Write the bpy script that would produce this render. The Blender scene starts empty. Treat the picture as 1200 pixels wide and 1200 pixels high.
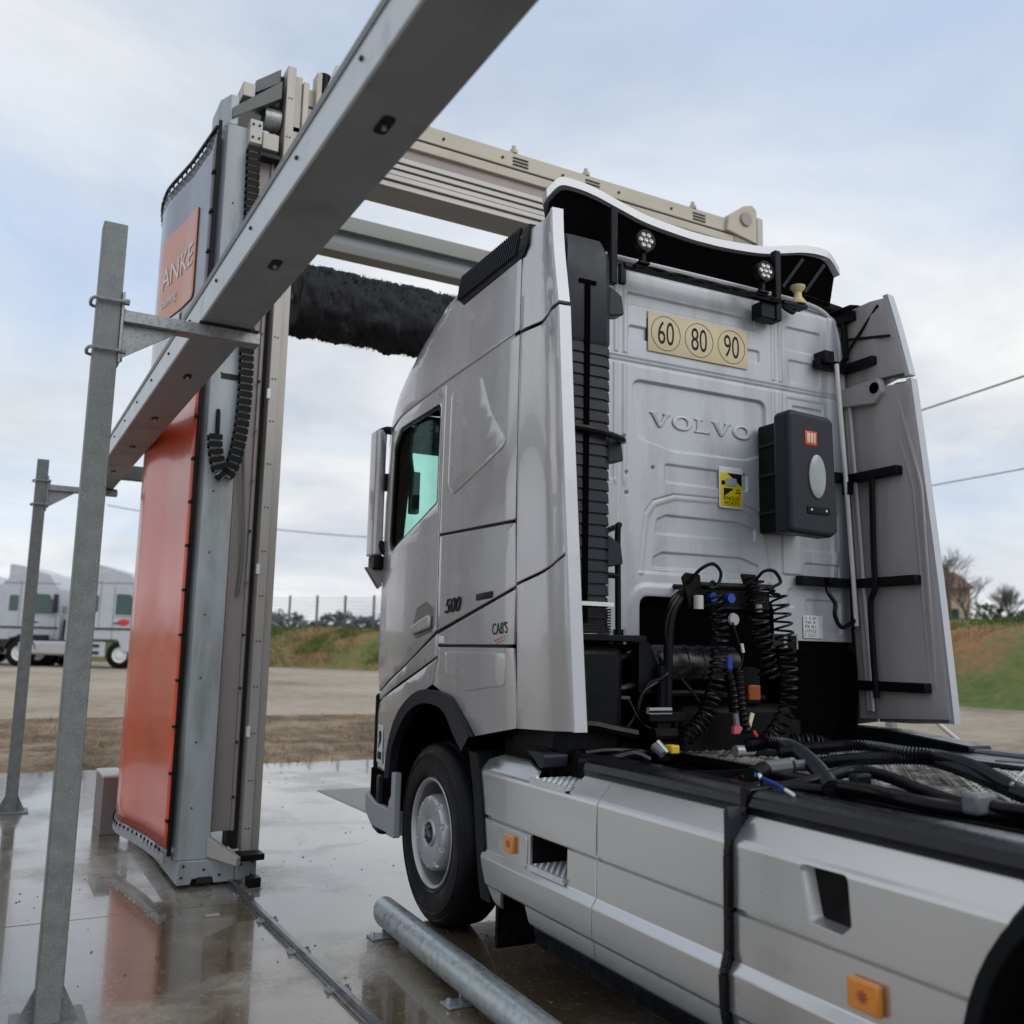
import bpy, bmesh, math, random
import numpy as np
from mathutils import Vector, Matrix, noise as mnoise

random.seed(7); np.random.seed(7)
R = math.radians
sc = bpy.context.scene
col = sc.collection

# ------------------------------------------------------------------ camera
cam_d = bpy.data.cameras.new('camera'); cam = bpy.data.objects.new('camera', cam_d); col.objects.link(cam)
cam_d.sensor_fit = 'HORIZONTAL'; cam_d.sensor_width = 36.0; cam_d.lens = 36.0 * 1112 / 1200
cam_d.clip_start = 0.05; cam_d.clip_end = 3000
_p = math.atan((764.5 - 600) / 1112); _th = math.atan((600 + 19) * math.cos(_p) / 1112); _r = R(-1.22)
_head = Vector((math.sin(_th), math.cos(_th), 0)); _right = Vector((math.cos(_th), -math.sin(_th), 0)); _up = Vector((0, 0, 1))
_fw = _head * math.cos(_p) + _up * math.sin(_p); _u = _up * math.cos(_p) - _head * math.sin(_p)
_R2 = _right * math.cos(_r) - _u * math.sin(_r); _U2 = _u * math.cos(_r) + _right * math.sin(_r)
M = Matrix.Identity(4)
for i in range(3):
    M[i][0] = _R2[i]; M[i][1] = _U2[i]; M[i][2] = -_fw[i]
M.translation = Vector((0, 0, 1.55))
cam.matrix_world = M
cam_d.dof.use_dof = True; cam_d.dof.focus_distance = 5.2; cam_d.dof.aperture_fstop = 1.9
sc.camera = cam

# ------------------------------------------------------------------ world: pale overcast sky with blue gaps
SUN_EL, SUN_AZ = R(38), R(150)          # azimuth from +Y towards +X
w = bpy.data.worlds.new('World'); sc.world = w; w.use_nodes = True
nt = w.node_tree; nt.nodes.clear()
N = nt.nodes.new; Lk = nt.links.new
wo = N('ShaderNodeOutputWorld'); bg = N('ShaderNodeBackground'); bg.inputs[1].default_value = 0.098
sky = N('ShaderNodeTexSky'); sky.sky_type = 'NISHITA'; sky.sun_disc = False; sky.sun_elevation = SUN_EL; sky.sun_rotation = SUN_AZ
sky.air_density = 1.0; sky.dust_density = 1.6; sky.ozone_density = 1.2
tc = N('ShaderNodeTexCoord'); sep = N('ShaderNodeSeparateXYZ'); Lk(tc.outputs['Generated'], sep.inputs[0])
def math_n(op, a=None, b=None, c=None):
    m = N('ShaderNodeMath'); m.operation = op
    for i, v in enumerate((a, b, c)):
        if v is None: continue
        if isinstance(v, (int, float)): m.inputs[i].default_value = v
        else: Lk(v, m.inputs[i])
    return m.outputs[0]
zc = math_n('ADD', math_n('MAXIMUM', sep.outputs[2], 0.0), 0.22)
px = math_n('DIVIDE', sep.outputs[0], zc); py = math_n('DIVIDE', sep.outputs[1], zc)
cmb = N('ShaderNodeCombineXYZ'); Lk(px, cmb.inputs[0]); Lk(py, cmb.inputs[1])
def noise_n(scale, detail, rough, off, dist=0.0):
    mp = N('ShaderNodeMapping'); Lk(cmb.outputs[0], mp.inputs[0]); mp.inputs[1].default_value = off
    n = N('ShaderNodeTexNoise'); n.inputs['Scale'].default_value = scale; n.inputs['Detail'].default_value = detail
    n.inputs['Roughness'].default_value = rough; n.inputs['Distortion'].default_value = dist
    Lk(mp.outputs[0], n.inputs['Vector']); return n.outputs[0]
def ramp(fac, stops):
    r = N('ShaderNodeValToRGB'); Lk(fac, r.inputs[0]); e = r.color_ramp.elements
    while len(e) < len(stops): e.new(0.5)
    for el, (p, c) in zip(e, stops):
        el.position = p; el.color = (c[0], c[1], c[2], 1) if isinstance(c, tuple) else (c, c, c, 1)
    return r.outputs[0]
low = N('ShaderNodeMapRange'); low.interpolation_type = 'SMOOTHSTEP'; Lk(sep.outputs[2], low.inputs[0]); low.inputs[1].default_value = 0.0; low.inputs[2].default_value = 0.42; low.inputs[3].default_value = 0.20; low.inputs[4].default_value = 0.0
cover = ramp(math_n('ADD', noise_n(0.75, 7, 0.55, (3.1, 1.7, 0.0), 0.4), low.outputs[0]), [(0.38, 0.35), (0.60, 1.0)])
shade = ramp(noise_n(1.15, 8, 0.6, (7.3, 2.2, 1.0), 0.3), [(0.30, (4.2, 4.7, 5.5)), (0.50, (6.1, 6.35, 6.7)), (0.68, (7.8, 7.8, 7.75))])
gap = N('ShaderNodeMix'); gap.data_type = 'RGBA'; gap.inputs[0].default_value = 0.55
Lk(sky.outputs[0], gap.inputs[6]); gap.inputs[7].default_value = (5.2, 6.9, 9.6, 1)
mx = N('ShaderNodeMix'); mx.data_type = 'RGBA'; Lk(cover, mx.inputs[0]); Lk(gap.outputs[2], mx.inputs[6]); Lk(shade, mx.inputs[7])
Lk(mx.outputs[2], bg.inputs[0]); Lk(bg.outputs[0], wo.inputs[0])

sd = bpy.data.lights.new('sun', 'SUN'); sun = bpy.data.objects.new('sun', sd); col.objects.link(sun)
sd.energy = 0.65; sd.angle = R(40); sd.color = (1.0, 0.96, 0.9)
_sd = Vector((math.sin(SUN_AZ) * math.cos(SUN_EL), math.cos(SUN_AZ) * math.cos(SUN_EL), math.sin(SUN_EL)))
sun.rotation_euler = _sd.to_track_quat('Z', 'Y').to_euler(); sun.location = (6, -20, 18)

sc.render.engine = 'CYCLES'
sc.view_settings.view_transform = 'Standard'; sc.view_settings.look = 'None'
sc.view_settings.exposure = 0.36; sc.view_settings.gamma = 1.0; sc.view_settings.use_curve_mapping = False

# ------------------------------------------------------------------ materials
MATS = {}
def mat(name, color, rough=0.5, metal=0.0, var=0.0, vscale=6.0, bump=0.0, bscale=60.0, coat=0.0, spec=0.5, rvar=0.0, color2=None, c2=(0.5, 0.7), c2scale=3.0, stretch=None, aniso=None, coords='Object'):
    m = bpy.data.materials.new(name); m.use_nodes = True
    t = m.node_tree; b = t.nodes['Principled BSDF']; n = t.nodes.new; l = t.links.new
    b.inputs['Base Color'].default_value = (*color, 1); b.inputs['Roughness'].default_value = rough; b.inputs['Metallic'].default_value = metal
    b.inputs['Specular IOR Level'].default_value = spec
    if coat: b.inputs['Coat Weight'].default_value = coat; b.inputs['Coat Roughness'].default_value = 0.04
    tcn = n('ShaderNodeTexCoord'); vec = tcn.outputs[coords]
    if coords == 'Position':
        pass
    if stretch:
        mp = n('ShaderNodeMapping'); l(vec, mp.inputs[0]); mp.inputs[3].default_value = stretch; vec = mp.outputs[0]
    src = None
    if var or rvar:
        nz = n('ShaderNodeTexNoise'); nz.inputs['Scale'].default_value = vscale; nz.inputs['Detail'].default_value = 6; nz.inputs['Roughness'].default_value = 0.6; l(vec, nz.inputs['Vector'])
    if var:
        hs = n('ShaderNodeMapRange'); l(nz.outputs[0], hs.inputs[0]); hs.inputs[1].default_value = 0.25; hs.inputs[2].default_value = 0.75
        hs.inputs[3].default_value = 1 - var; hs.inputs[4].default_value = 1 + var
        mu = n('ShaderNodeMix'); mu.data_type = 'RGBA'; mu.blend_type = 'MULTIPLY'; mu.inputs[0].default_value = 1.0
        mu.inputs[6].default_value = (*color, 1); l(hs.outputs[0], mu.inputs[7]); src = mu.outputs[2]
    if color2:
        n2 = n('ShaderNodeTexNoise'); n2.inputs['Scale'].default_value = c2scale; n2.inputs['Detail'].default_value = 8; n2.inputs['Roughness'].default_value = 0.65; l(vec, n2.inputs['Vector'])
        mr = n('ShaderNodeMapRange'); l(n2.outputs[0], mr.inputs[0]); mr.inputs[1].default_value = c2[0]; mr.inputs[2].default_value = c2[1]
        mm = n('ShaderNodeMix'); mm.data_type = 'RGBA'; l(mr.outputs[0], mm.inputs[0])
        if src: l(src, mm.inputs[6])
        else: mm.inputs[6].default_value = (*color, 1)
        mm.inputs[7].default_value = (*color2, 1); src = mm.outputs[2]
    if src: l(src, b.inputs['Base Color'])
    if rvar:
        rr = n('ShaderNodeMapRange'); l(nz.outputs[0], rr.inputs[0]); rr.inputs[1].default_value = 0.3; rr.inputs[2].default_value = 0.7
        rr.inputs[3].default_value = max(0.02, rough - rvar); rr.inputs[4].default_value = min(1, rough + rvar); l(rr.outputs[0], b.inputs['Roughness'])
    if bump:
        nb = n('ShaderNodeTexNoise'); nb.inputs['Scale'].default_value = bscale; nb.inputs['Detail'].default_value = 5; l(vec, nb.inputs['Vector'])
        bp = n('ShaderNodeBump'); bp.inputs['Strength'].default_value = bump; bp.inputs['Distance'].default_value = 0.01; l(nb.outputs[0], bp.inputs['Height']); l(bp.outputs[0], b.inputs['Normal'])
    MATS[name] = m; return m

mat('silver_paint', (0.53, 0.515, 0.515), 0.28, 0.45, var=0.05, vscale=2.0, coat=0.7, rvar=0.06, color2=(0.44, 0.42, 0.40), c2=(0.55, 0.95), c2scale=2.5)
mat('wall_paint', (0.52, 0.54, 0.575), 0.46, 0.15, var=0.05, vscale=3.0, coat=0.15, rvar=0.08, color2=(0.29, 0.285, 0.275), c2=(0.50, 0.86), c2scale=5, stretch=(1, 1, 0.22))
mat('fairing_inner', (0.40, 0.365, 0.36), 0.6, 0.0, var=0.10, vscale=3.0, rvar=0.1, color2=(0.26, 0.23, 0.22), c2=(0.5, 0.9), c2scale=5, stretch=(1, 1, 0.3))
mat('fairing_lip', (0.52, 0.53, 0.56), 0.35, 0.2, var=0.04, coat=0.4)
mat('skirt_paint', (0.58, 0.575, 0.565), 0.24, 0.8, var=0.05, vscale=2.0, coat=0.45, rvar=0.08, color2=(0.16, 0.14, 0.11), c2=(0.64, 0.82), c2scale=5, stretch=(1, 0.35, 2.2))
mat('dark_edge', (0.025, 0.025, 0.025), 0.6, spec=0.3)
mat('black_plastic', (0.006, 0.007, 0.009), 0.42, spec=0.14, var=0.2, vscale=9, rvar=0.12, bump=0.04, bscale=200)
mat('wet_black', (0.006, 0.007, 0.010), 0.22, var=0.3, vscale=14, rvar=0.14, bump=0.15, bscale=90, spec=0.32)
mat('black_rubber', (0.005, 0.005, 0.006), 0.28, spec=0.2, var=0.2, vscale=20, rvar=0.12)
mat('tyre', (0.006, 0.006, 0.007), 0.42, spec=0.18, var=0.25, vscale=8, rvar=0.15, bump=0.1, bscale=120)
mat('grimy_black', (0.004, 0.004, 0.004), 0.5, spec=0.14, var=0.4, vscale=12, rvar=0.2, color2=(0.03, 0.027, 0.024), c2=(0.58, 0.85), c2scale=14)
mat('slate_plastic', (0.017, 0.020, 0.029), 0.40, spec=0.25, var=0.1, vscale=7, rvar=0.1, bump=0.03, bscale=300)
mat('louvre_black', (0.014, 0.014, 0.022), 0.4)
mat('galvanised', (0.36, 0.38, 0.385), 0.42, 0.55, var=0.16, vscale=26, rvar=0.12, color2=(0.25, 0.265, 0.265), c2=(0.48, 0.62), c2scale=55, bump=0.03, bscale=70)
mat('galvanised_dull', (0.185, 0.20, 0.195), 0.55, 0.25, var=0.28, vscale=14, rvar=0.1, color2=(0.36, 0.385, 0.38), c2=(0.55, 0.68), c2scale=120, bump=0.05, bscale=90)
mat('galv_tower', (0.40, 0.435, 0.45), 0.45, 0.35, var=0.10, vscale=6, rvar=0.1, color2=(0.21, 0.225, 0.20), c2=(0.46, 0.74), c2scale=5, stretch=(1, 1, 0.18), bump=0.05, bscale=80)
mat('galv_tube', (0.42, 0.46, 0.46), 0.34, 0.65, var=0.18, vscale=14, rvar=0.14, color2=(0.27, 0.29, 0.27), c2=(0.48, 0.72), c2scale=22, bump=0.04, bscale=60)
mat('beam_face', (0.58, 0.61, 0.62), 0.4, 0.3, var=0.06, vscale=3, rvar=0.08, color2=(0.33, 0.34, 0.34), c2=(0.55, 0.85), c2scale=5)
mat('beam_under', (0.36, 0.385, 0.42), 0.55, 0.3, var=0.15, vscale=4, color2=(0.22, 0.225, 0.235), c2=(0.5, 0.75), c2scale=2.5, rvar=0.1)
mat('mast_brown', (0.31, 0.265, 0.255), 0.5, 0.15, var=0.1, vscale=5, rvar=0.1, stretch=(1, 1, 0.2))
mat('profile_beige', (0.46, 0.43, 0.39), 0.45, 0.2, var=0.08, vscale=5, color2=(0.30, 0.29, 0.22), c2=(0.52, 0.85), c2scale=4, stretch=(1, 1, 0.2))
mat('crossbeam_beige', (0.50, 0.455, 0.37), 0.5, 0.1, var=0.08, vscale=4, color2=(0.36, 0.32, 0.26), c2=(0.52, 0.85), c2scale=3, stretch=(0.3, 1, 1))
mat('crossbeam_grey', (0.31, 0.325, 0.30), 0.5, 0.2, var=0.08, vscale=4, stretch=(0.3, 1, 1))
mat('brush_black', (0.013, 0.014, 0.018), 0.75, var=0.5, vscale=9, bump=0.6, bscale=45)
mat('concrete', (0.3, 0.28, 0.25), 0.3)
mat('dark_plate', (0.09, 0.10, 0.095), 0.35, var=0.15, vscale=4)
mat('alu', (0.62, 0.62, 0.61), 0.38, 0.75, var=0.15, vscale=18, rvar=0.12, color2=(0.22, 0.20, 0.16), c2=(0.5, 0.72), c2scale=9)
mat('alu_bright', (0.72, 0.73, 0.73), 0.35, 0.45, var=0.08, vscale=15)
mat('tread_dirty', (0.44, 0.43, 0.40), 0.36, 0.7, var=0.2, vscale=16, rvar=0.15, color2=(0.13, 0.11, 0.075), c2=(0.42, 0.62), c2scale=6)
mat('rim_grey', (0.22, 0.21, 0.20), 0.42, 0.5, var=0.15, vscale=10, color2=(0.18, 0.16, 0.14), c2=(0.5, 0.8), c2scale=9)
mat('hub_silver', (0.50, 0.50, 0.51), 0.35, 0.5, var=0.08, vscale=10)
mat('orange_lens', (0.75, 0.24, 0.01), 0.18, coat=0.6, var=0.1, vscale=60)
mat('reflector_orange', (0.38, 0.08, 0.01), 0.25, coat=0.5)
mat('lamp_lens', (0.72, 0.72, 0.70), 0.15, 0.3, coat=0.5)
mat('plate_cream', (0.66, 0.57, 0.36), 0.5, var=0.06, vscale=12)
mat('print_black', (0.008, 0.008, 0.008), 0.5, spec=0.2)
mat('print_brown', (0.05, 0.04, 0.03), 0.5)
mat('white_print', (0.80, 0.80, 0.79), 0.5, var=0.05, vscale=20)
mat('sticker_yellow', (0.78, 0.62, 0.01), 0.4)
mat('sticker_grey', (0.38, 0.40, 0.42), 0.4)
mat('red_print', (0.68, 0.05, 0.035), 0.45)
mat('red_plastic', (0.62, 0.03, 0.02), 0.4)
mat('blue_plastic', (0.01, 0.05, 0.32), 0.35)
mat('yellow_plastic', (0.75, 0.52, 0.02), 0.4)
mat('grey_plastic', (0.14, 0.145, 0.155), 0.4)
mat('oval_grey', (0.30, 0.335, 0.33), 0.25, coat=0.5)
mat('beige_plastic', (0.62, 0.50, 0.27), 0.5)
mat('white_tube', (0.70, 0.69, 0.66), 0.4, var=0.08, vscale=12)
mat('seat_cloth', (0.03, 0.035, 0.045), 0.8)
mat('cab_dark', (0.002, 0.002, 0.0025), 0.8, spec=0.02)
mat('white_truck', (0.52, 0.54, 0.58), 0.35, var=0.08, coat=0.3)
mat('far_dark', (0.02, 0.022, 0.025), 0.5)
mat('far_glass', (0.03, 0.08, 0.07), 0.05, spec=0.8)
mat('house_wall', (0.56, 0.42, 0.30), 0.8, var=0.08, vscale=1.0)
mat('house_roof', (0.20, 0.10, 0.07), 0.8, var=0.15, vscale=2.0)
mat('bark', (0.10, 0.085, 0.07), 0.9, var=0.2, vscale=3)
mat('twig', (0.14, 0.125, 0.115), 0.9)
mat('hazed_wood', (0.15, 0.16, 0.16), 0.95, var=0.2, vscale=0.3)  # far tree row: distance haze put into the colour, paler and blue-grey
mat('hedge', (0.06, 0.085, 0.035), 0.9, var=0.3, vscale=1.5)
mat('fence_grey', (0.11, 0.125, 0.125), 0.6, 0.2)
mat('cable', (0.05, 0.05, 0.055), 0.6)
mat('timber_pole', (0.11, 0.09, 0.07), 0.85)
mat('dead_grass', (0.36, 0.26, 0.13), 0.95, var=0.35, vscale=1.2)
mat('green_grass', (0.10, 0.16, 0.03), 0.95, var=0.35, vscale=0.8, color2=(0.22, 0.17, 0.06), c2=(0.5, 0.68), c2scale=0.5)
mat('box_brown', (0.23, 0.18, 0.17), 0.55, var=0.1, vscale=4)
mat('box_top', (0.55, 0.54, 0.50), 0.5)
mat('rail_steel', (0.20, 0.205, 0.205), 0.28, 0.8, var=0.2, vscale=16, rvar=0.12, color2=(0.10, 0.075, 0.055), c2=(0.55, 0.75), c2scale=12)

# tinted cab glass: thin, reflective, sees through
def glass(name, tint):
    m = bpy.data.materials.new(name); m.use_nodes = True; t = m.node_tree; t.nodes.clear(); n = t.nodes.new; l = t.links.new
    o = n('ShaderNodeOutputMaterial'); tr = n('ShaderNodeBsdfTransparent'); tr.inputs[0].default_value = (*tint, 1)
    gl = n('ShaderNodeBsdfGlossy'); gl.inputs['Roughness'].default_value = 0.02
    fr = n('ShaderNodeFresnel'); fr.inputs[0].default_value = 1.25; mxs = n('ShaderNodeMixShader'); gg = n('ShaderNodeNewGeometry'); iv = n('ShaderNodeMath'); iv.operation = 'SUBTRACT'; iv.inputs[0].default_value = 1; l(gg.outputs['Backfacing'], iv.inputs[1]); ml = n('ShaderNodeMath'); ml.operation = 'MULTIPLY'; l(fr.outputs[0], ml.inputs[0]); l(iv.outputs[0], ml.inputs[1])
    l(ml.outputs[0], mxs.inputs[0]); l(tr.outputs[0], mxs.inputs[1]); l(gl.outputs[0], mxs.inputs[2]); l(mxs.outputs[0], o.inputs[0])
    MATS[name] = m
glass('green_glass', (0.74, 0.93, 0.88))

# banner: grey head, orange box, pale band, then orange-red vinyl, by height (print on the vinyl)
def banner():
    m = bpy.data.materials.new('banner_vinyl'); m.use_nodes = True; t = m.node_tree; b = t.nodes['Principled BSDF']; n = t.nodes.new; l = t.links.new
    tcn = n('ShaderNodeTexCoord'); sp = n('ShaderNodeSeparateXYZ'); l(tcn.outputs['Object'], sp.inputs[0])
    mr = n('ShaderNodeMapRange'); l(sp.outputs[2], mr.inputs[0]); mr.inputs[1].default_value = 0.0; mr.inputs[2].default_value = 5.4
    rp = n('ShaderNodeValToRGB'); l(mr.outputs[0], rp.inputs[0]); e = rp.color_ramp.elements
    stops = [(0.0, (0.68, 0.075, 0.015)), (0.30, (0.68, 0.07, 0.018)), (0.62, (0.66, 0.09, 0.035)), (0.735, (0.62, 0.12, 0.06)), (0.742, (0.15, 0.155, 0.17)), (1.0, (0.14, 0.145, 0.16))]
    while len(e) < len(stops): e.new(0.5)
    for el, (p, c) in zip(e, stops): el.position = p; el.color = (*c, 1)
    nz = n('ShaderNodeTexNoise'); nz.inputs['Scale'].default_value = 1.6; nz.inputs['Detail'].default_value = 5; l(tcn.outputs['Object'], nz.inputs['Vector'])
    m2 = n('ShaderNodeMapRange'); l(nz.outputs[0], m2.inputs[0]); m2.inputs[1].default_value = 0.3; m2.inputs[2].default_value = 0.7; m2.inputs[3].default_value = 0.85; m2.inputs[4].default_value = 1.15
    mu = n('ShaderNodeMix'); mu.data_type = 'RGBA'; mu.blend_type = 'MULTIPLY'; mu.inputs[0].default_value = 1; l(rp.outputs[0], mu.inputs[6]); l(m2.outputs[0], mu.inputs[7])
    l(mu.outputs[2], b.inputs['Base Color']); b.inputs['Roughness'].default_value = 0.26; b.inputs['Coat Weight'].default_value = 0.35; b.inputs['Coat Roughness'].default_value = 0.08
    nb = n('ShaderNodeTexNoise'); nb.inputs['Scale'].default_value = 1.4; nb.inputs['Detail'].default_value = 2; l(tcn.outputs['Object'], nb.inputs['Vector'])
    bp = n('ShaderNodeBump'); bp.inputs['Strength'].default_value = 0.5; bp.inputs['Distance'].default_value = 0.05; l(nb.outputs[0], bp.inputs['Height']); l(bp.outputs[0], b.inputs['Normal'])
    MATS['banner_vinyl'] = m
banner()

# wet concrete: brown damp concrete under a patchy film of water
def wet_concrete():
    m = MATS['concrete']; t = m.node_tree; b = t.nodes['Principled BSDF']; n = t.nodes.new; l = t.links.new
    g = n('ShaderNodeNewGeometry'); pos = g.outputs['Position']
    def nz(scale, detail, rough=0.6, off=(0, 0, 0)):
        mp = n('ShaderNodeMapping'); l(pos, mp.inputs[0]); mp.inputs[1].default_value = off
        k = n('ShaderNodeTexNoise'); k.inputs['Scale'].default_value = scale; k.inputs['Detail'].default_value = detail; k.inputs['Roughness'].default_value = rough; l(mp.outputs[0], k.inputs['Vector']); return k.outputs[0]
    def mr(f, a, b_, c, d):
        k = n('ShaderNodeMapRange'); l(f, k.inputs[0]); 
        for i, v in zip((1, 2, 3, 4), (a, b_, c, d)): k.inputs[i].default_value = v
        return k.outputs[0]
    def mix(f, a, c):
        k = n('ShaderNodeMix'); k.data_type = 'RGBA'; l(f, k.inputs[0])
        for i, v in ((6, a), (7, c)):
            if isinstance(v, tuple): k.inputs[i].default_value = (*v, 1)
            else: l(v, k.inputs[i])
        return k.outputs[2]
    wet = mr(nz(0.55, 6, 0.6, (1.3, 4.2, 0)), 0.38, 0.50, 0.0, 1.0)
    grain = nz(38, 6); blot = nz(2.4, 7, 0.65); fine = nz(160, 3)
    dry = mix(mr(blot, 0.35, 0.7, 0, 1), (0.39, 0.355, 0.295), (0.28, 0.245, 0.19))
    damp = mix(mr(blot, 0.3, 0.7, 0, 1), (0.165, 0.120, 0.070), (0.10, 0.072, 0.040))
    base = mix(wet, dry, damp)
    base = mix(mr(nz(7, 8, 0.7, (9, 2, 0)), 0.42, 0.66, 0, 0.6), base, (0.085, 0.064, 0.038))
    base = mix(mr(grain, 0.58, 0.70, 0, 0.6), base, (0.33, 0.30, 0.25))
    base = mix(mr(fine, 0.62, 0.72, 0, 0.6), base, (0.05, 0.04, 0.03))
    l(base, b.inputs['Base Color'])
    rough = n('ShaderNodeMath'); rough.operation = 'ADD'; l(mr(wet, 0, 1, 0.26, 0.075), rough.inputs[0]); l(mr(grain, 0.3, 0.7, -0.02, 0.14), rough.inputs[1]); l(rough.outputs[0], b.inputs['Roughness'])
    b.inputs['Specular IOR Level'].default_value = 0.7; b.inputs['Coat Roughness'].default_value = 0.03; b.inputs['Coat IOR'].default_value = 1.36; l(mr(wet, 0, 1, 0.15, 0.85), b.inputs['Coat Weight'])
    bp = n('ShaderNodeBump'); bp.inputs['Distance'].default_value = 0.004; l(mr(wet, 0, 1, 0.7, 0.22), bp.inputs['Strength']); l(grain, bp.inputs['Height'])
    b2 = n('ShaderNodeBump'); b2.inputs['Distance'].default_value = 0.02; b2.inputs['Strength'].default_value = 0.06; l(nz(5, 3), b2.inputs['Height']); l(bp.outputs[0], b2.inputs['Normal']); l(b2.outputs[0], b.inputs['Normal'])
wet_concrete()

def ground_mat(name, stops, scale, bump):
    m = bpy.data.materials.new(name); m.use_nodes = True; t = m.node_tree; b = t.nodes['Principled BSDF']; n = t.nodes.new; l = t.links.new
    g = n('ShaderNodeNewGeometry')
    k = n('ShaderNodeTexNoise'); k.inputs['Scale'].default_value = scale; k.inputs['Detail'].default_value = 9; k.inputs['Roughness'].default_value = 0.62; l(g.outputs['Position'], k.inputs['Vector'])
    k2 = n('ShaderNodeTexNoise'); k2.inputs['Scale'].default_value = scale * 14; k2.inputs['Detail'].default_value = 6; l(g.outputs['Position'], k2.inputs['Vector'])
    ad = n('ShaderNodeMath'); ad.operation = 'MULTIPLY_ADD'; l(k2.outputs[0], ad.inputs[0]); ad.inputs[1].default_value = 0.35; l(k.outputs[0], ad.inputs[2])
    sb = n('ShaderNodeMath'); sb.operation = 'SUBTRACT'; l(ad.outputs[0], sb.inputs[0]); sb.inputs[1].default_value = 0.175
    rp = n('ShaderNodeValToRGB'); l(sb.outputs[0], rp.inputs[0]); e = rp.color_ramp.elements
    while len(e) < len(stops): e.new(0.5)
    for el, (p, c) in zip(e, stops): el.position = p; el.color = (*c, 1)
    l(rp.outputs[0], b.inputs['Base Color']); b.inputs['Roughness'].default_value = 0.85
    bp = n('ShaderNodeBump'); bp.inputs['Strength'].default_value = bump; bp.inputs['Distance'].default_value = 0.05; l(k2.outputs[0], bp.inputs['Height']); l(bp.outputs[0], b.inputs['Normal'])
    MATS[name] = m
ground_mat('gravel_dirt', [(0.30, (0.20, 0.15, 0.10)), (0.48, (0.36, 0.29, 0.21)), (0.66, (0.44, 0.38, 0.31))], 0.22, 0.6)
ground_mat('rough_verge', [(0.32, (0.06, 0.04, 0.022)), (0.5, (0.19, 0.13, 0.07)), (0.66, (0.36, 0.28, 0.18))], 1.1, 1.0)
ground_mat('bank_turf', [(0.30, (0.07, 0.12, 0.02)), (0.45, (0.12, 0.16, 0.035)), (0.55, (0.22, 0.16, 0.06)), (0.68, (0.34, 0.15, 0.06))], 0.32, 0.9)
ground_mat('field_grass', [(0.3, (0.10, 0.15, 0.04)), (0.7, (0.17, 0.19, 0.07))], 0.05, 0.4)

# ------------------------------------------------------------------ mesh helpers
def V3(p): return Vector(p)
def catmull(pts, n=8):
    P = [Vector(p) for p in pts]
    if len(P) < 3: return P
    P = [P[0] * 2 - P[1]] + P + [P[-1] * 2 - P[-2]]; out = []
    for i in range(1, len(P) - 2):
        a, b, c, d = P[i - 1:i + 3]
        for k in range(n):
            t = k / n
            out.append(0.5 * ((2 * b) + (c - a) * t + (2 * a - 5 * b + 4 * c - d) * t * t + (3 * b - a - 3 * c + d) * t ** 3))
    out.append(P[-2]); return out

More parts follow.
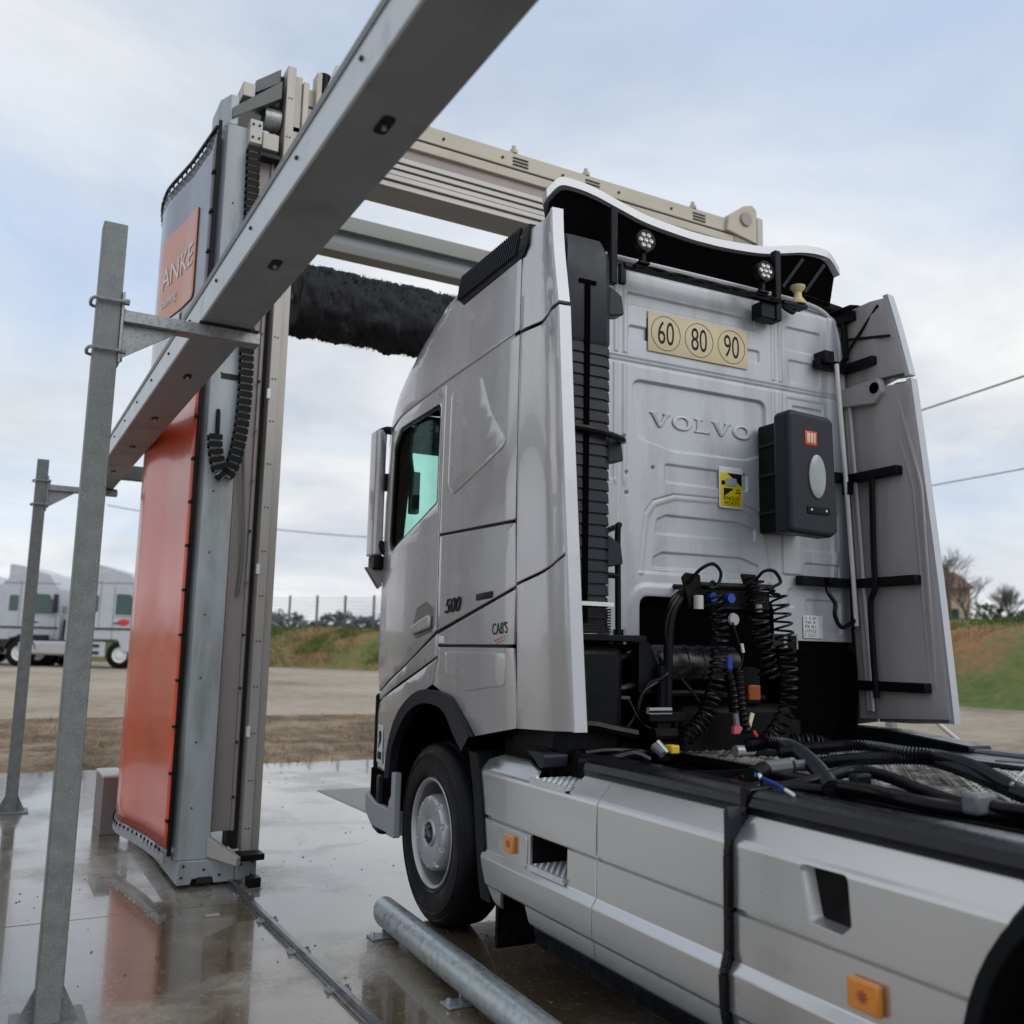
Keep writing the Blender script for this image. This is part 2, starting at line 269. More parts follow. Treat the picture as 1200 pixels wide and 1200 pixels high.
class MB:
    def __init__(s): s.v = []; s.f = []
    def add(s, vs, fs):
        o = len(s.v); s.v += [tuple(v) for v in vs]; s.f += [tuple(i + o for i in f) for f in fs]; return s
    def b(s, x0, x1, y0, y1, z0, z1):
        v = [(x0, y0, z0), (x1, y0, z0), (x1, y1, z0), (x0, y1, z0), (x0, y0, z1), (x1, y0, z1), (x1, y1, z1), (x0, y1, z1)]
        return s.add(v, [(0, 3, 2, 1), (4, 5, 6, 7), (0, 1, 5, 4), (1, 2, 6, 5), (2, 3, 7, 6), (3, 0, 4, 7)])
    def bar(s, a, b, wx, wz, up=(0, 0, 1)):
        a = Vector(a); b = Vector(b); d = (b - a).normalized(); u = Vector(up); r = d.cross(u)
        if r.length < 1e-4: r = d.cross(Vector((1, 0, 0)))
        r.normalize(); u = r.cross(d)
        q = [(-wx / 2, -wz / 2), (wx / 2, -wz / 2), (wx / 2, wz / 2), (-wx / 2, wz / 2)]
        v = [a + r * i + u * j for i, j in q] + [b + r * i + u * j for i, j in q]
        return s.add(v, [(0, 1, 2, 3), (7, 6, 5, 4), (0, 4, 5, 1), (1, 5, 6, 2), (2, 6, 7, 3), (3, 7, 4, 0)])
    def tube(s, path, r, n=8, cap=True):
        P = [Vector(p) for p in path]; m = len(P)
        rf = r if callable(r) else (lambda t: r)
        t0 = (P[1] - P[0]).normalized(); u = t0.orthogonal().normalized(); vs = []; prev = t0
        for i, p in enumerate(P):
            t = ((P[min(i + 1, m - 1)] - P[max(i - 1, 0)])).normalized()
            q = prev.rotation_difference(t); u = (q @ u).normalized(); prev = t
            w_ = t.cross(u); rr = rf(i / (m - 1))
            for k in range(n):
                a = 2 * math.pi * k / n; vs.append(p + (u * math.cos(a) + w_ * math.sin(a)) * rr)
        fs = [(i * n + k, i * n + (k + 1) % n, (i + 1) * n + (k + 1) % n, (i + 1) * n + k) for i in range(m - 1) for k in range(n)]
        if cap: fs += [tuple(range(n - 1, -1, -1)), tuple((m - 1) * n + k for k in range(n))]
        return s.add(vs, fs)
    def cyl(s, a, b, r, n=16, r2=None):
        return s.tube([a, b], (lambda t: r if t == 0 else (r2 if r2 is not None else r)), n)
    def prism(s, poly, axis, a, b):
        def mk(u, v, w_):
            return {'x': (w_, u, v), 'y': (u, w_, v), 'z': (u, v, w_)}[axis]
        n = len(poly); vs = [mk(u, v, a) for u, v in poly] + [mk(u, v, b) for u, v in poly]
        fs = [tuple(range(n)), tuple(range(2 * n - 1, n - 1, -1))] + [(i, n + i, n + (i + 1) % n, (i + 1) % n) for i in range(n)]
        return s.add(vs, fs)
    def rev(s, prof, c, axis='x', n=32, cap=False):
        vs = []
        for a, r in prof:
            for k in range(n):
                t = 2 * math.pi * k / n; cs, sn = r * math.cos(t), r * math.sin(t)
                vs.append({'x': (c[0] + a, c[1] + cs, c[2] + sn), 'y': (c[0] + cs, c[1] + a, c[2] + sn), 'z': (c[0] + cs, c[1] + sn, c[2] + a)}[axis])
        m = len(prof); fs = [(i * n + k, i * n + (k + 1) % n, (i + 1) * n + (k + 1) % n, (i + 1) * n + k) for i in range(m - 1) for k in range(n)]
        if cap: fs += [tuple(range(n - 1, -1, -1)), tuple((m - 1) * n + k for k in range(n))]
        return s.add(vs, fs)
    def coil(s, path, rad, wire, turns, seg=14, n=5):
        P = catmull(path, 10); m = len(P); L = [0.0]
        for i in range(1, m): L.append(L[-1] + (P[i] - P[i - 1]).length)
        pts = []; tot = int(turns * seg); u = None; prev = None
        for i in range(tot + 1):
            d = L[-1] * i / tot; j = 0
            while j < m - 2 and L[j + 1] < d: j += 1
            f = (d - L[j]) / max(1e-6, L[j + 1] - L[j]); p = P[j].lerp(P[j + 1], f); t = (P[j + 1] - P[j]).normalized()
            if u is None: u = t.orthogonal().normalized()
            else: u = (prev.rotation_difference(t) @ u).normalized()
            prev = t; w_ = t.cross(u); a = 2 * math.pi * i / seg
            rr = rad(i / tot) if callable(rad) else rad
            pts.append(p + (u * math.cos(a) + w_ * math.sin(a)) * rr)
        return s.tube(pts, wire, n)
    def corr(s, path, r, ring=0.014, amp=0.14, n=10):
        P = catmull(path, 12); L = sum((P[i + 1] - P[i]).length for i in range(len(P) - 1)); k = max(8, int(L / ring * 4))
        Q = []; acc = [0]
        for i in range(len(P) - 1): acc.append(acc[-1] + (P[i + 1] - P[i]).length)
        j = 0
        for i in range(k + 1):
            d = L * i / k
            while j < len(P) - 2 and acc[j + 1] < d: j += 1
            Q.append(P[j].lerp(P[j + 1], (d - acc[j]) / max(1e-6, acc[j + 1] - acc[j])))
        return s.tube(Q, lambda t: r * (1 + amp * math.sin(2 * math.pi * t * k / 4)), n)
    def build(s, name, m, parent=None, bevel=0.0, smooth=35, seg=2):
        me = bpy.data.meshes.new(name); me.from_pydata(s.v, [], s.f); me.update()
        bm = bmesh.new(); bm.from_mesh(me); bmesh.ops.recalc_face_normals(bm, faces=bm.faces); bm.to_mesh(me); bm.free()
        return link(name, me, m, parent, bevel, smooth, seg)

def link(name, me, m, parent=None, bevel=0.0, smooth=35, seg=2):
    me.materials.clear(); me.materials.append(MATS[m] if isinstance(m, str) else m)
    if smooth:
        me.polygons.foreach_set('use_smooth', [True] * len(me.polygons))
        try: me.set_sharp_from_angle(angle=R(smooth))
        except Exception: pass
    o = bpy.data.objects.new(name, me); col.objects.link(o)
    if parent is not None:
        o.parent = parent
        if 'off' in parent: o.location = -Vector(parent['off'])
    if bevel:
        bv = o.modifiers.new('bevel', 'BEVEL'); bv.width = bevel; bv.segments = seg; bv.limit_method = 'ANGLE'; bv.angle_limit = R(40)
    return o

def thing(name, label, cat, loc=(0, 0, 0), rotz=0.0, group=None, world=False):
    o = bpy.data.objects.new(name, None); col.objects.link(o); o.location = loc; o.rotation_euler = (0, 0, rotz)
    o.empty_display_size = 0.2; o['label'] = label; o['category'] = cat
    if group: o['group'] = group
    if world: o['off'] = list(loc)     # parts are written in world metres
    return o
def tag(o, label, cat, group=None):
    o['label'] = label; o['category'] = cat
    if group: o['group'] = group
    return o
def struct(o): o['kind'] = 'structure'; return o
def stuff(o): o['kind'] = 'stuff'; return o
def dup(o, parent=None, loc=None):
    c = o.copy(); col.objects.link(c)
    if parent is not None: c.parent = parent
    if loc is not None: c.location = loc
    for ch in list(o.children):
        d = ch.copy(); col.objects.link(d); d.parent = c
        for g in list(ch.children):
            e = g.copy(); col.objects.link(e); e.parent = d
    return c
def mirror(o):
    c = o.copy(); col.objects.link(c); c.parent = o.parent; c.scale = (-1, 1, 1)
    for ch in list(o.children):
        d = ch.copy(); col.objects.link(d); d.parent = c
    return c

def fillet(poly, r, n=5):
    """round the corners of a 2-D polygon; r is a number or a list"""
    out = []; m = len(poly)
    for i in range(m):
        p = Vector(poly[i]); a = Vector(poly[i - 1]); b = Vector(poly[(i + 1) % m]); rr = r[i] if isinstance(r, (list, tuple)) else r
        if rr <= 0: out.append(tuple(p)); continue
        d1 = (a - p); d2 = (b - p); l1, l2 = d1.length, d2.length; d1.normalize(); d2.normalize()
        ang = d1.angle(d2); t = min(rr / max(1e-4, math.tan(ang / 2)), l1 * 0.48, l2 * 0.48)
        s_, e_ = p + d1 * t, p + d2 * t
        for k in range(n + 1):
            q = k / n; out.append(tuple(s_ * (1 - q) ** 2 + p * 2 * q * (1 - q) + e_ * q ** 2))
    return out

def flat_mesh(outer, holes=(), thick=0.01, bev=0.002):
    cu = bpy.data.curves.new('outline', 'CURVE'); cu.dimensions = '2D'; cu.fill_mode = 'BOTH'
    cu.extrude = max(0.0001, thick / 2 - bev); cu.bevel_depth = bev; cu.offset = -bev; cu.bevel_resolution = 1
    for pl in [outer] + list(holes):
        sp = cu.splines.new('POLY'); sp.points.add(len(pl) - 1); sp.use_cyclic_u = True
        for q, (a, b) in zip(sp.points, pl): q.co = (a, b, 0, 1)
    ob = bpy.data.objects.new('outline', cu); me = bpy.data.meshes.new_from_object(ob)
    bpy.data.objects.remove(ob); bpy.data.curves.remove(cu); return me

def panel(name, outer, fx, m, parent, holes=(), thick=0.014, bev=0.003, sl=0.12, side=-1, smooth=35, zs=()):
    """a sheet panel outlined in (y, z), bent on to x = fx(y, z); its outer face looks to -x"""
    me = flat_mesh(outer, holes, thick, bev)
    bm = bmesh.new(); bm.from_mesh(me)
    bmesh.ops.remove_doubles(bm, verts=bm.verts, dist=1e-5)
    if sl:
        us = [v.co.x for v in bm.verts]; vs = [v.co.y for v in bm.verts]
        cuts = [((c, 0, 0), (1, 0, 0)) for c in np.arange(min(us) + sl, max(us), sl)] + [((0, c, 0), (0, 1, 0)) for c in (list(zs) if len(zs) else np.arange(min(vs) + sl, max(vs), sl)) if min(vs) < c < max(vs)]
        for c, nn in cuts:
            bmesh.ops.bisect_plane(bm, geom=bm.verts[:] + bm.edges[:] + bm.faces[:], plane_co=c, plane_no=nn, dist=1e-5)
    for v in bm.verts:
        y, z, w_ = v.co.x, v.co.y, v.co.z
        v.co = (fx(y, z) + (thick / 2 - w_), y, z)
    bmesh.ops.recalc_face_normals(bm, faces=bm.faces); bm.to_mesh(me); bm.free()
    return link(name, me, m, parent, 0, smooth)

def plate(name, outer, m, parent, mapf, holes=(), thick=0.004, bev=0.0005, smooth=30):
    """a flat sheet outlined in (u, v); mapf(u, v, w) gives the 3-D point, w being its height"""
    me = flat_mesh(outer, holes, thick, bev)
    for v in me.vertices: v.co = mapf(v.co.x, v.co.y, v.co.z + thick / 2)
    bm = bmesh.new(); bm.from_mesh(me); bmesh.ops.remove_doubles(bm, verts=bm.verts, dist=1e-5); bmesh.ops.recalc_face_normals(bm, faces=bm.faces); bm.to_mesh(me); bm.free()
    return link(name, me, m, parent, 0, smooth)

def text(name, body, size, m, parent, mapf, thick=0.002, shear=0.0, sx=1.0, align='LEFT', offset=0.0, sl=0.0):
    cu = bpy.data.curves.new('txt', 'FONT'); cu.body = body; cu.size = size; cu.extrude = thick / 2; cu.shear = shear; cu.align_x = align; cu.offset = offset
    ob = bpy.data.objects.new('txt', cu); me = bpy.data.meshes.new_from_object(ob); bpy.data.objects.remove(ob); bpy.data.curves.remove(cu)
    bm = bmesh.new(); bm.from_mesh(me)
    if sl:
        for c in np.arange(-2, 2, sl): bmesh.ops.bisect_plane(bm, geom=bm.verts[:] + bm.edges[:] + bm.faces[:], plane_co=(c, 0, 0), plane_no=(1, 0, 0), dist=1e-6)
    for v in bm.verts: v.co = mapf(v.co.x * sx, v.co.y, v.co.z + thick / 2)
    bmesh.ops.recalc_face_normals(bm, faces=bm.faces); bm.to_mesh(me); bm.free()
    return link(name, me, m, parent, 0, 0)
def circle(cx, cy, r, n=28, ry=None): return [(cx + r * math.cos(2 * math.pi * k / n), cy + (ry or r) * math.sin(2 * math.pi * k / n)) for k in range(n)]
def rect(a, b, c, d): return [(a, c), (b, c), (b, d), (a, d)]

# ================================================================== SETTING
PX0, PX1, PY0, PY1 = -7.0, 9.0, -9.0, 13.1
def gz(x, y):
    d = math.hypot(max(x - PX1, PX0 - x, 0), max(y - PY1, PY0 - y, 0))
    if d <= 0: return -0.05
    e = min(1, max(0, (x - 9) / 7)); f = min(1, max(0, (32 - y) / 12))
    return -0.03 + 0.72 * (1 - math.exp(-(d / 9.5) ** 1.15)) + 0.30 * e * e * (3 - 2 * e) * f * f * (3 - 2 * f)
def axis_pts(lo, hi, a, b, step, grow=1.35):
    out = list(np.arange(a, b + 1e-6, step)); s = step; v = out[-1]
    while v < hi: s *= grow; v += s; out.append(min(v, hi))
    s = step; v = out[0]; pre = []
    while v > lo: s *= grow; v -= s; pre.append(max(v, lo))
    return pre[::-1] + out
xs = axis_pts(-600, 600, -14, 22, 0.5); ys = axis_pts(-600, 600, -12, 46, 0.5)
g = MB(); nx = len(xs)
for y in ys:
    for x in xs: g.v.append((x, y, gz(x, y) + (0.02 * mnoise.noise((x * 0.7, y * 0.7, 3)) if y > PY1 + 0.6 or x > PX1 + 0.6 else 0)))
g.f = [(j * nx + i, j * nx + i + 1, (j + 1) * nx + i + 1, (j + 1) * nx + i) for j in range(len(ys) - 1) for i in range(nx - 1)]
struct(g.build('ground', 'gravel_dirt', smooth=60))

# concrete wash pad of separate slabs with open joints
pad = bpy.data.objects.new('concrete_pad', None); col.objects.link(pad); struct(pad)
sx = [-7.0, -2.6, 1.60, 5.9, 9.0]; sy = [-9.0, -4.0, 1.2, 6.13, 13.1]
for i in range(4):
    sy = [-9.0, -4.0, 1.2, 6.13, 13.1] if i < 2 else [-9.0, 1.2, 13.1]
    for j in range(len(sy) - 1):
        k = MB(); gp = 0.003
        dz = random.uniform(-0.002, 0.001)
        k.b(sx[i] + gp, sx[i + 1] - gp, sy[j] + gp, sy[j + 1] - gp, -0.16, dz)
        k.build('slab', 'concrete', pad, bevel=0.004)

# rough verge of mud and dead grass along the pad's far edge
vg = MB(); vx = np.arange(-16, 12.01, 0.22); vy = np.arange(13.12, 18.6, 0.22)
for y in vy:
    for x in vx:
        e = min(1, (y - 13.12) / 0.5) * min(1, (18.6 - y) / 1.2)
        hgt = 0.05 * mnoise.noise((x * 1.7, y * 1.7, 0)) + 0.07 * mnoise.noise((x * 0.6, y * 0.6, 5)) + 0.03 * mnoise.noise((x * 4.5, y * 4.5, 9))
        vg.v.append((x, y, gz(x, y) + 0.035 * e + max(-0.02, hgt) * e - (0.03 if e <= 0.01 else 0)))
n_ = len(vx); vg.f = [(j * n_ + i, j * n_ + i + 1, (j + 1) * n_ + i + 1, (j + 1) * n_ + i) for j in range(len(vy) - 1) for i in range(n_ - 1)]
struct(vg.build('verge', 'rough_verge', smooth=60))
tf = MB()
for _ in range(9000):
    x = random.uniform(-14, 11); y = 13.15 + 4.9 * random.random() ** 1.3
    if mnoise.noise((x * 0.9, y * 0.9, 2)) < -0.12: continue
    h = random.uniform(0.03, 0.11); a = random.uniform(0, 6.28); z = gz(x, y) + 0.02
    dx, dy = math.cos(a) * 0.012, math.sin(a) * 0.012; lx, ly = random.uniform(-.06, .06), random.uniform(-.06, .06)
    tf.add([(x - dx, y - dy, z), (x + dx, y + dy, z), (x + lx, y + ly, z + h)], [(0, 1, 2)])
tg = tf.build('dead_grass', 'dead_grass', smooth=0); stuff(tg); tag(tg, 'brown dead grass on the muddy verge beyond the concrete pad', 'grass')

# grass bank with the field behind it
toe = [(-70, 100), (-20, 69), (0, 55), (11.4, 42.3), (14.3, 38.2), (16.4, 25), (17.2, 12.5), (18.2, 0), (19.5, -18), (24, -60)]
T2 = catmull([(x, y, 0) for x, y in toe], 40)
prof = [(-0.7, -0.12), (0, 0.0), (0.35, 0.14), (0.8, 0.42), (1.3, 0.80), (1.8, 1.15), (2.3, 1.45), (2.8, 1.66), (3.4, 1.80), (4.4, 1.86), (8, 1.90), (20, 2.2), (60, 3.1), (250, 4.2), (560, 5.5)]
bk = MB(); m_ = len(prof)
for i, p in enumerate(T2):
    t = (T2[min(i + 1, len(T2) - 1)] - T2[max(i - 1, 0)]).normalized(); nrm = Vector((-t.y, t.x, 0))
    if nrm.x < 0 and nrm.y < 0: nrm = -nrm
    wob = 0.35 * mnoise.noise((p.x * 0.25, p.y * 0.25, 1))
    for o, h in prof:
        q = p + nrm * (o + wob * (1 if o < 5 else 0))
        rl = 0.10 * mnoise.noise((q.x * 1.1, q.y * 1.1, 4)) + 0.05 * mnoise.noise((q.x * 3, q.y * 3, 8)) if 0 < o < 30 else 0
        bk.v.append((q.x, q.y, gz(p.x, p.y) + h + rl))
bk.f = [(i * m_ + k, i * m_ + k + 1, (i + 1) * m_ + k + 1, (i + 1) * m_ + k) for i in range(len(T2) - 1) for k in range(m_ - 1)]
struct(bk.build('grass_bank', 'bank_turf', smooth=60))
gb = [MB(), MB()]
for _ in range(90000):
    i = random.randrange(len(T2) - 1); p = T2[i].lerp(T2[i + 1], random.random())
    if not (-2 < p.x < 19.5 and -4 < p.y < 56): continue
    t = (T2[i + 1] - T2[i]).normalized(); nrm = Vector((-t.y, t.x, 0)); 
    if nrm.x < 0 and nrm.y < 0: nrm = -nrm
    o = random.uniform(0.1, 4.4); h = float(np.interp(o, [a for a, _ in prof], [b for _, b in prof])); q = p + nrm * o
    z = gz(p.x, p.y) + h; gh = random.uniform(0.05, 0.14); a = random.uniform(0, 6.28); d = 0.03
    lx, ly = random.uniform(-.1, .1), random.uniform(-.1, .1); nn = mnoise.noise((q.x * 0.35, q.y * 0.35, 2)) + (o - 2.2) * 0.12
    gb[0 if nn > -0.1 else 1].add([(q.x - d * math.cos(a), q.y - d * math.sin(a), z - .04), (q.x + d * math.cos(a), q.y + d * math.sin(a), z - .04), (q.x + lx, q.y + ly, z + gh)], [(0, 1, 2)])
o = stuff(gb[0].build('grass_tufts', 'green_grass', smooth=0)); tag(o, 'green grass growing on the bank behind the lot', 'grass')
o = stuff(gb[1].build('dry_grass_tufts', 'dead_grass', smooth=0)); tag(o, 'dry tan grass at the foot of the bank', 'grass')

# grit and scraps lying on the pad
dbr = MB(); rd_ = random.Random(21)
for _ in range(420):
    x, y = rd_.uniform(-1.5, 4.5), rd_.uniform(2.2, 12.5); s_ = rd_.uniform(0.003, 0.011); a = rd_.uniform(0, 6.28); e = rd_.uniform(0.4, 1.0)
    c_, n_s = math.cos(a), math.sin(a)
    q = [(x + s_ * (c_ * u - n_s * v * e), y + s_ * (n_s * u + c_ * v * e)) for u, v in ((1, 0), (0.3, 0.8), (-0.9, 0.4), (-0.6, -0.7), (0.5, -0.8))]
    dbr.add([(p[0], p[1], 0.0) for p in q] + [(x, y, s_ * 0.7)], [(i, (i + 1) % 5, 5) for i in range(5)])
o = stuff(dbr.build('grit', 'rail_steel', smooth=0)); o.data.materials[0] = mat('grit', (0.20, 0.175, 0.14), 0.8, var=0.6, vscale=40); tag(o, 'small grit and scraps scattered over the wet concrete', 'grit')
# dark flush pit cover in the pad
tag(MB().b(3.38, 5.75, 7.1, 10.45, -0.02, 0.005).build('pit_cover', 'dark_plate', bevel=0.002), 'dark flush pit cover set in the wet concrete under the truck', 'pit cover')

# ================================================================== WASH GANTRY (world metres)
G = thing('wash_gantry', 'tall truck wash gantry with orange banner on its galvanised tower and a black roof brush', 'wash gantry', (1.5, 7.4, 0), world=True)
base = MB(); base.prism([(1.235, 0.02), (1.32, 0.02), (1.33, 0.055), (1.46, 0.055), (1.465, 0.02), (1.60, 0.02), (1.60, 0.17), (1.235, 0.17)], 'y', 6.60, 8.86)
base.b(1.60, 1.735, 6.57, 8.86, 0.03, 0.168)
bo = base.build('base', 'galv_tower', G, bevel=0.006)
for x, z in ((1.27, 0.14), (1.40, 0.11), (1.50, 0.07), (1.26, 0.07), (1.70, 0.06), (1.705, 0.14), (1.63, 0.13)):
    MB().cyl((x, 6.60 if x < 1.6 else 6.57, z), (x, 6.588 if x < 1.6 else 6.558, z), 0.008, 8).build('bolt', 'dark_edge', bo)
MB().b(1.36, 1.45, 6.595, 6.63, 0.025, 0.065).build('fork_slot', 'dark_edge', bo)
MB().b(1.60, 1.76, 6.47, 6.62, 0.165, 0.205).build('buffer', 'black_plastic', bo, bevel=0.004)
MB().b(1.66, 1.74, 6.45, 6.55, 0.0, 0.06).build('rail_scraper', 'black_plastic', bo, bevel=0.004)
clm = MB(); clm.prism([(1.16, 6.80), (1.172, 6.74), (1.235, 6.62), (1.245, 6.615), (1.435, 6.615), (1.435, 7.05), (1.16, 7.05)], 'z', 0.17, 5.30)
clm.prism([(1.19, 6.74), (1.24, 6.62), (1.30, 6.617), (1.30, 7.03), (1.19, 7.03)], 'z', 5.30, 5.53)
co = clm.build('column', 'galv_tower', G, bevel=0.006)
for z in np.arange(0.5, 5.1, 0.42):
    MB().cyl((1.30, 6.615, z), (1.30, 6.607, z), 0.006, 6).build('rivet', 'dark_edge', co)
MB().b(1.30, 1.43, 6.610, 6.64, 3.40, 3.44).build('seam_strip', 'dark_edge', co)
ms = MB(); ms.b(1.43, 1.60, 6.68, 6.98, 0.33, 5.34); ms.b(1.445, 1.46, 6.66, 6.69, 0.33, 5.34); ms.b(1.57, 1.59, 6.66, 6.69, 0.33, 5.34)
mo = ms.build('mast', 'mast_brown', G, bevel=0.003)
for z in np.arange(0.55, 5.2, 0.36):
    MB().cyl((1.575, 6.66, z), (1.575, 6.645, z), 0.010, 8).build('bolt', 'grey_plastic' if random.random() < .4 else 'dark_edge', mo)
MB().b(1.60, 1.635, 6.72, 6.95, 0.2, 5.85).build('channel', 'dark_edge', G)
pf = MB(); pf.b(1.635, 1.70, 6.60, 6.90, 0.205, 5.88); po = pf.build('guide_profile', 'profile_beige', G, bevel=0.004)
pf2 = MB(); pf2.b(1.700, 1.762, 6.64, 6.93, 0.20, 5.84); po2 = pf2.build('guide_flange', 'profile_beige', G, bevel=0.004)
for z in np.arange(0.35, 5.8, 0.31):
    for dx in (0.0, 0.022):
        MB().cyl((1.655 + dx, 6.60, z), (1.655 + dx, 6.594, z), 0.005, 6).build('bolt', 'dark_edge', po)
for z in (0.95, 2.05, 3.3, 4.2): MB().b(1.622, 1.645, 6.585, 6.61, z, z + 0.07).build('clip', 'white_print', po)
MB().add([(1.41, 6.60, 0.19), (1.565, 6.42, 0.15), (1.565, 6.42, 0.20), (1.41, 6.60, 0.32), (1.43, 6.64, 0.19), (1.60, 6.46, 0.15), (1.60, 6.46, 0.20), (1.43, 6.64, 0.32)],
         [(0, 1, 2, 3), (7, 6, 5, 4), (0, 4, 5, 1), (1, 5, 6, 2), (2, 6, 7, 3), (3, 7, 4, 0)]).build('lower_bracket', 'profile_beige', G, bevel=0.003)
MB().cyl((1.53, 6.62, 0.2), (1.53, 6.62, 0.34), 0.02, 10).build('spindle', 'dark_edge', G)
# head of the tower
hd = MB(); hd.prism([(1.255, 5.34), (1.60, 5.60), (1.60, 5.74), (1.255, 5.42)], 'y', 6.60, 7.35); hd.build('head_plate', 'dark_plate', G, bevel=0.003)
hb = MB(); hb.prism([(1.42, 5.62), (1.60, 5.76), (1.60, 5.87), (1.42, 5.72)], 'y', 6.66, 7.1); hb.build('head_cover', 'dark_plate', G, bevel=0.003)
MB().b(1.32, 1.41, 6.62, 6.82, 5.55, 5.66).build('junction_box', 'profile_beige', G, bevel=0.006)
MB().cyl((1.50, 6.72, 5.47), (1.62, 6.72, 5.47), 0.085, 18).build('motor', 'galvanised', G)
MB().cyl((1.45, 6.70, 5.60), (1.60, 6.70, 5.60), 0.035, 12).build('shaft', 'grey_plastic', G)
cb = MB().b(1.374, 1.462, 6.54, 6.615, 5.16, 5.34).build('chain_plate', 'box_top', G, bevel=0.004)
for x in (1.395, 1.44):
    for z in (5.20, 5.30): MB().cyl((x, 6.54, z), (x, 6.532, z), 0.009, 8).build('bolt', 'dark_edge', cb)
MB().b(1.48, 1.60, 6.60, 6.75, 5.17, 5.30).build('gearbox', 'profile_beige', G, bevel=0.006)
MB().b(1.46, 1.615, 6.58, 6.68, 5.10, 5.13).build('shelf', 'dark_edge', G)
MB().b(1.765, 1.81, 6.62, 6.75, 5.35, 5.80).build('end_bracket', 'profile_beige', G, bevel=0.004)
MB().b(1.86, 1.90, 6.60, 6.72, 5.45, 5.90).build('end_bracket', 'crossbeam_beige', G, bevel=0.004)
MB().cyl((1.93, 6.66, 5.78), (1.93, 6.66, 5.92), 0.05, 12).build('limit_switch', 'black_plastic', G)
MB().bar((1.95, 6.64, 5.80), (2.02, 6.64, 6.02), 0.05, 0.02).build('striker', 'box_top', G)
# cable drag chain, link by link
path = catmull([(x, 6.56, z) for x, z in [(1.409, 5.16), (1.421, 4.628), (1.434, 4.117), (1.452, 3.617), (1.459, 3.309), (1.447, 3.032), (1.414, 2.817), (1.369, 2.71), (1.321, 2.746), (1.283, 2.89), (1.275, 3.009)]], 12)
lk = MB(); lk.b(-0.036, -0.030, -0.045, 0.045, -0.019, 0.019); lk.b(0.030, 0.036, -0.045, 0.045, -0.019, 0.019); lk.b(-0.030, 0.030, -0.045, -0.036, -0.009, 0.009); lk.b(-0.030, 0.030, 0.036, 0.045, -0.009, 0.009); lk.b(-0.012, 0.012, -0.030, 0.030, -0.024, 0.024)
ch = bpy.data.objects.new('cable_chain', None); col.objects.link(ch); ch.parent = G; ch.location = -Vector(G['off'])
acc = 0; last = path[0]; l0 = None
for i in range(1, len(path)):
    seg_ = (path[i] - path[i - 1]).length; k = 0
    while acc + seg_ >= 0.052:
        f = (0.052 - acc) / seg_; p = path[i - 1].lerp(path[i], f); t = (path[i] - path[i - 1]).normalized()
        if l0 is None:
            ob = l0 = lk.build('link', 'black_plastic', ch); ob.data.materials.append(MATS['white_tube'])
            for pf_i in ob.data.polygons[24:30]: pf_i.material_index = 1
        else: ob = l0.copy(); col.objects.link(ob)
        ob.location = p; ob.rotation_euler = t.to_track_quat('Z', 'Y').to_euler()
        path[i - 1] = p; seg_ = (path[i] - path[i - 1]).length; acc = 0
    acc += seg_
MB().tube(catmull([(1.297, 6.57, 2.90), (1.295, 6.58, 3.03), (1.296, 6.60, 3.15), (1.30, 6.63, 3.17)], 6), 0.016, 8).build('cable', 'black_rubber', G)
MB().tube(catmull([(1.46, 6.60, 3.2), (1.50, 6.62, 2.7), (1.53, 6.64, 2.2), (1.52, 6.66, 1.9)], 6), 0.012, 8).build('cable', 'grey_plastic', G)

# banner, bulging outwards between the two tower frames
_bs = catmull([(t_, x_, 0) for t_, x_ in ((0, 1.165), (0.24, 1.118), (0.30, 1.103), (0.50, 1.035), (0.58, 1.022), (0.70, 1.04), (1.0, 1.165))], 8); BT = [v.x for v in _bs]; BX = [v.y for v in _bs]
def ban(t):     # t 0 front .. 1 back
    return float(np.interp(t, BT, BX)), 6.66 + 2.2 * t
bn = MB(); nu, nv = 28, 40
for j in range(nv + 1):
    for i in range(nu + 1):
        x, y = ban(i / nu); bn.v.append((x, y, 0.24 + (5.22 - 0.24) * j / nv))
bn.f = [(j * (nu + 1) + i, j * (nu + 1) + i + 1, (j + 1) * (nu + 1) + i + 1, (j + 1) * (nu + 1) + i) for j in range(nv) for i in range(nu)]
bo2 = bn.build('banner', 'banner_vinyl', G, smooth=60); sm = bo2.modifiers.new('s', 'SOLIDIFY'); sm.thickness = 0.006; sm.offset = -1
def on_ban(y0, z0):
    def f(u, v, w_):
        y = y0 + u; x, yy = ban((y - 6.66) / 2.2); x2, y2 = ban((y + 0.01 - 6.66) / 2.2); d = Vector((y2 - yy, -(x2 - x), 0)).normalized()
        return (x - 0.004 - w_, y, z0 + v)
    return f
mat('logo_orange', (0.62, 0.17, 0.04), 0.3, coat=0.3)
bx = lambda y, z: ban((y - 6.66) / 2.2)[0] - 0.010
panel('logo_field', fillet(rect(6.98, 7.90, 4.08, 4.80), 0.06), bx, 'logo_orange', G, thick=0.005, bev=0.001, sl=0.06)
text('logo_lettering', 'ANKE', 0.25, 'white_print', G, lambda u, v, w_: on_ban(6.66, 4.36)(1.12 - u, v, w_ + 0.009), thick=0.002, sx=1.15, sl=0.04)
text('logo_lettering', 'cleaning', 0.11, 'white_print', G, lambda u, v, w_: on_ban(6.66, 4.20)(1.1 - u, v, w_ + 0.009), thick=0.002, sl=0.04)
panel('pale_stripe', rect(7.30, 7.95, 3.60, 4.06), bx, mat('pale_grey', (0.55, 0.56, 0.58), 0.3, coat=0.3), G, thick=0.005, bev=0.001, sl=0.06)
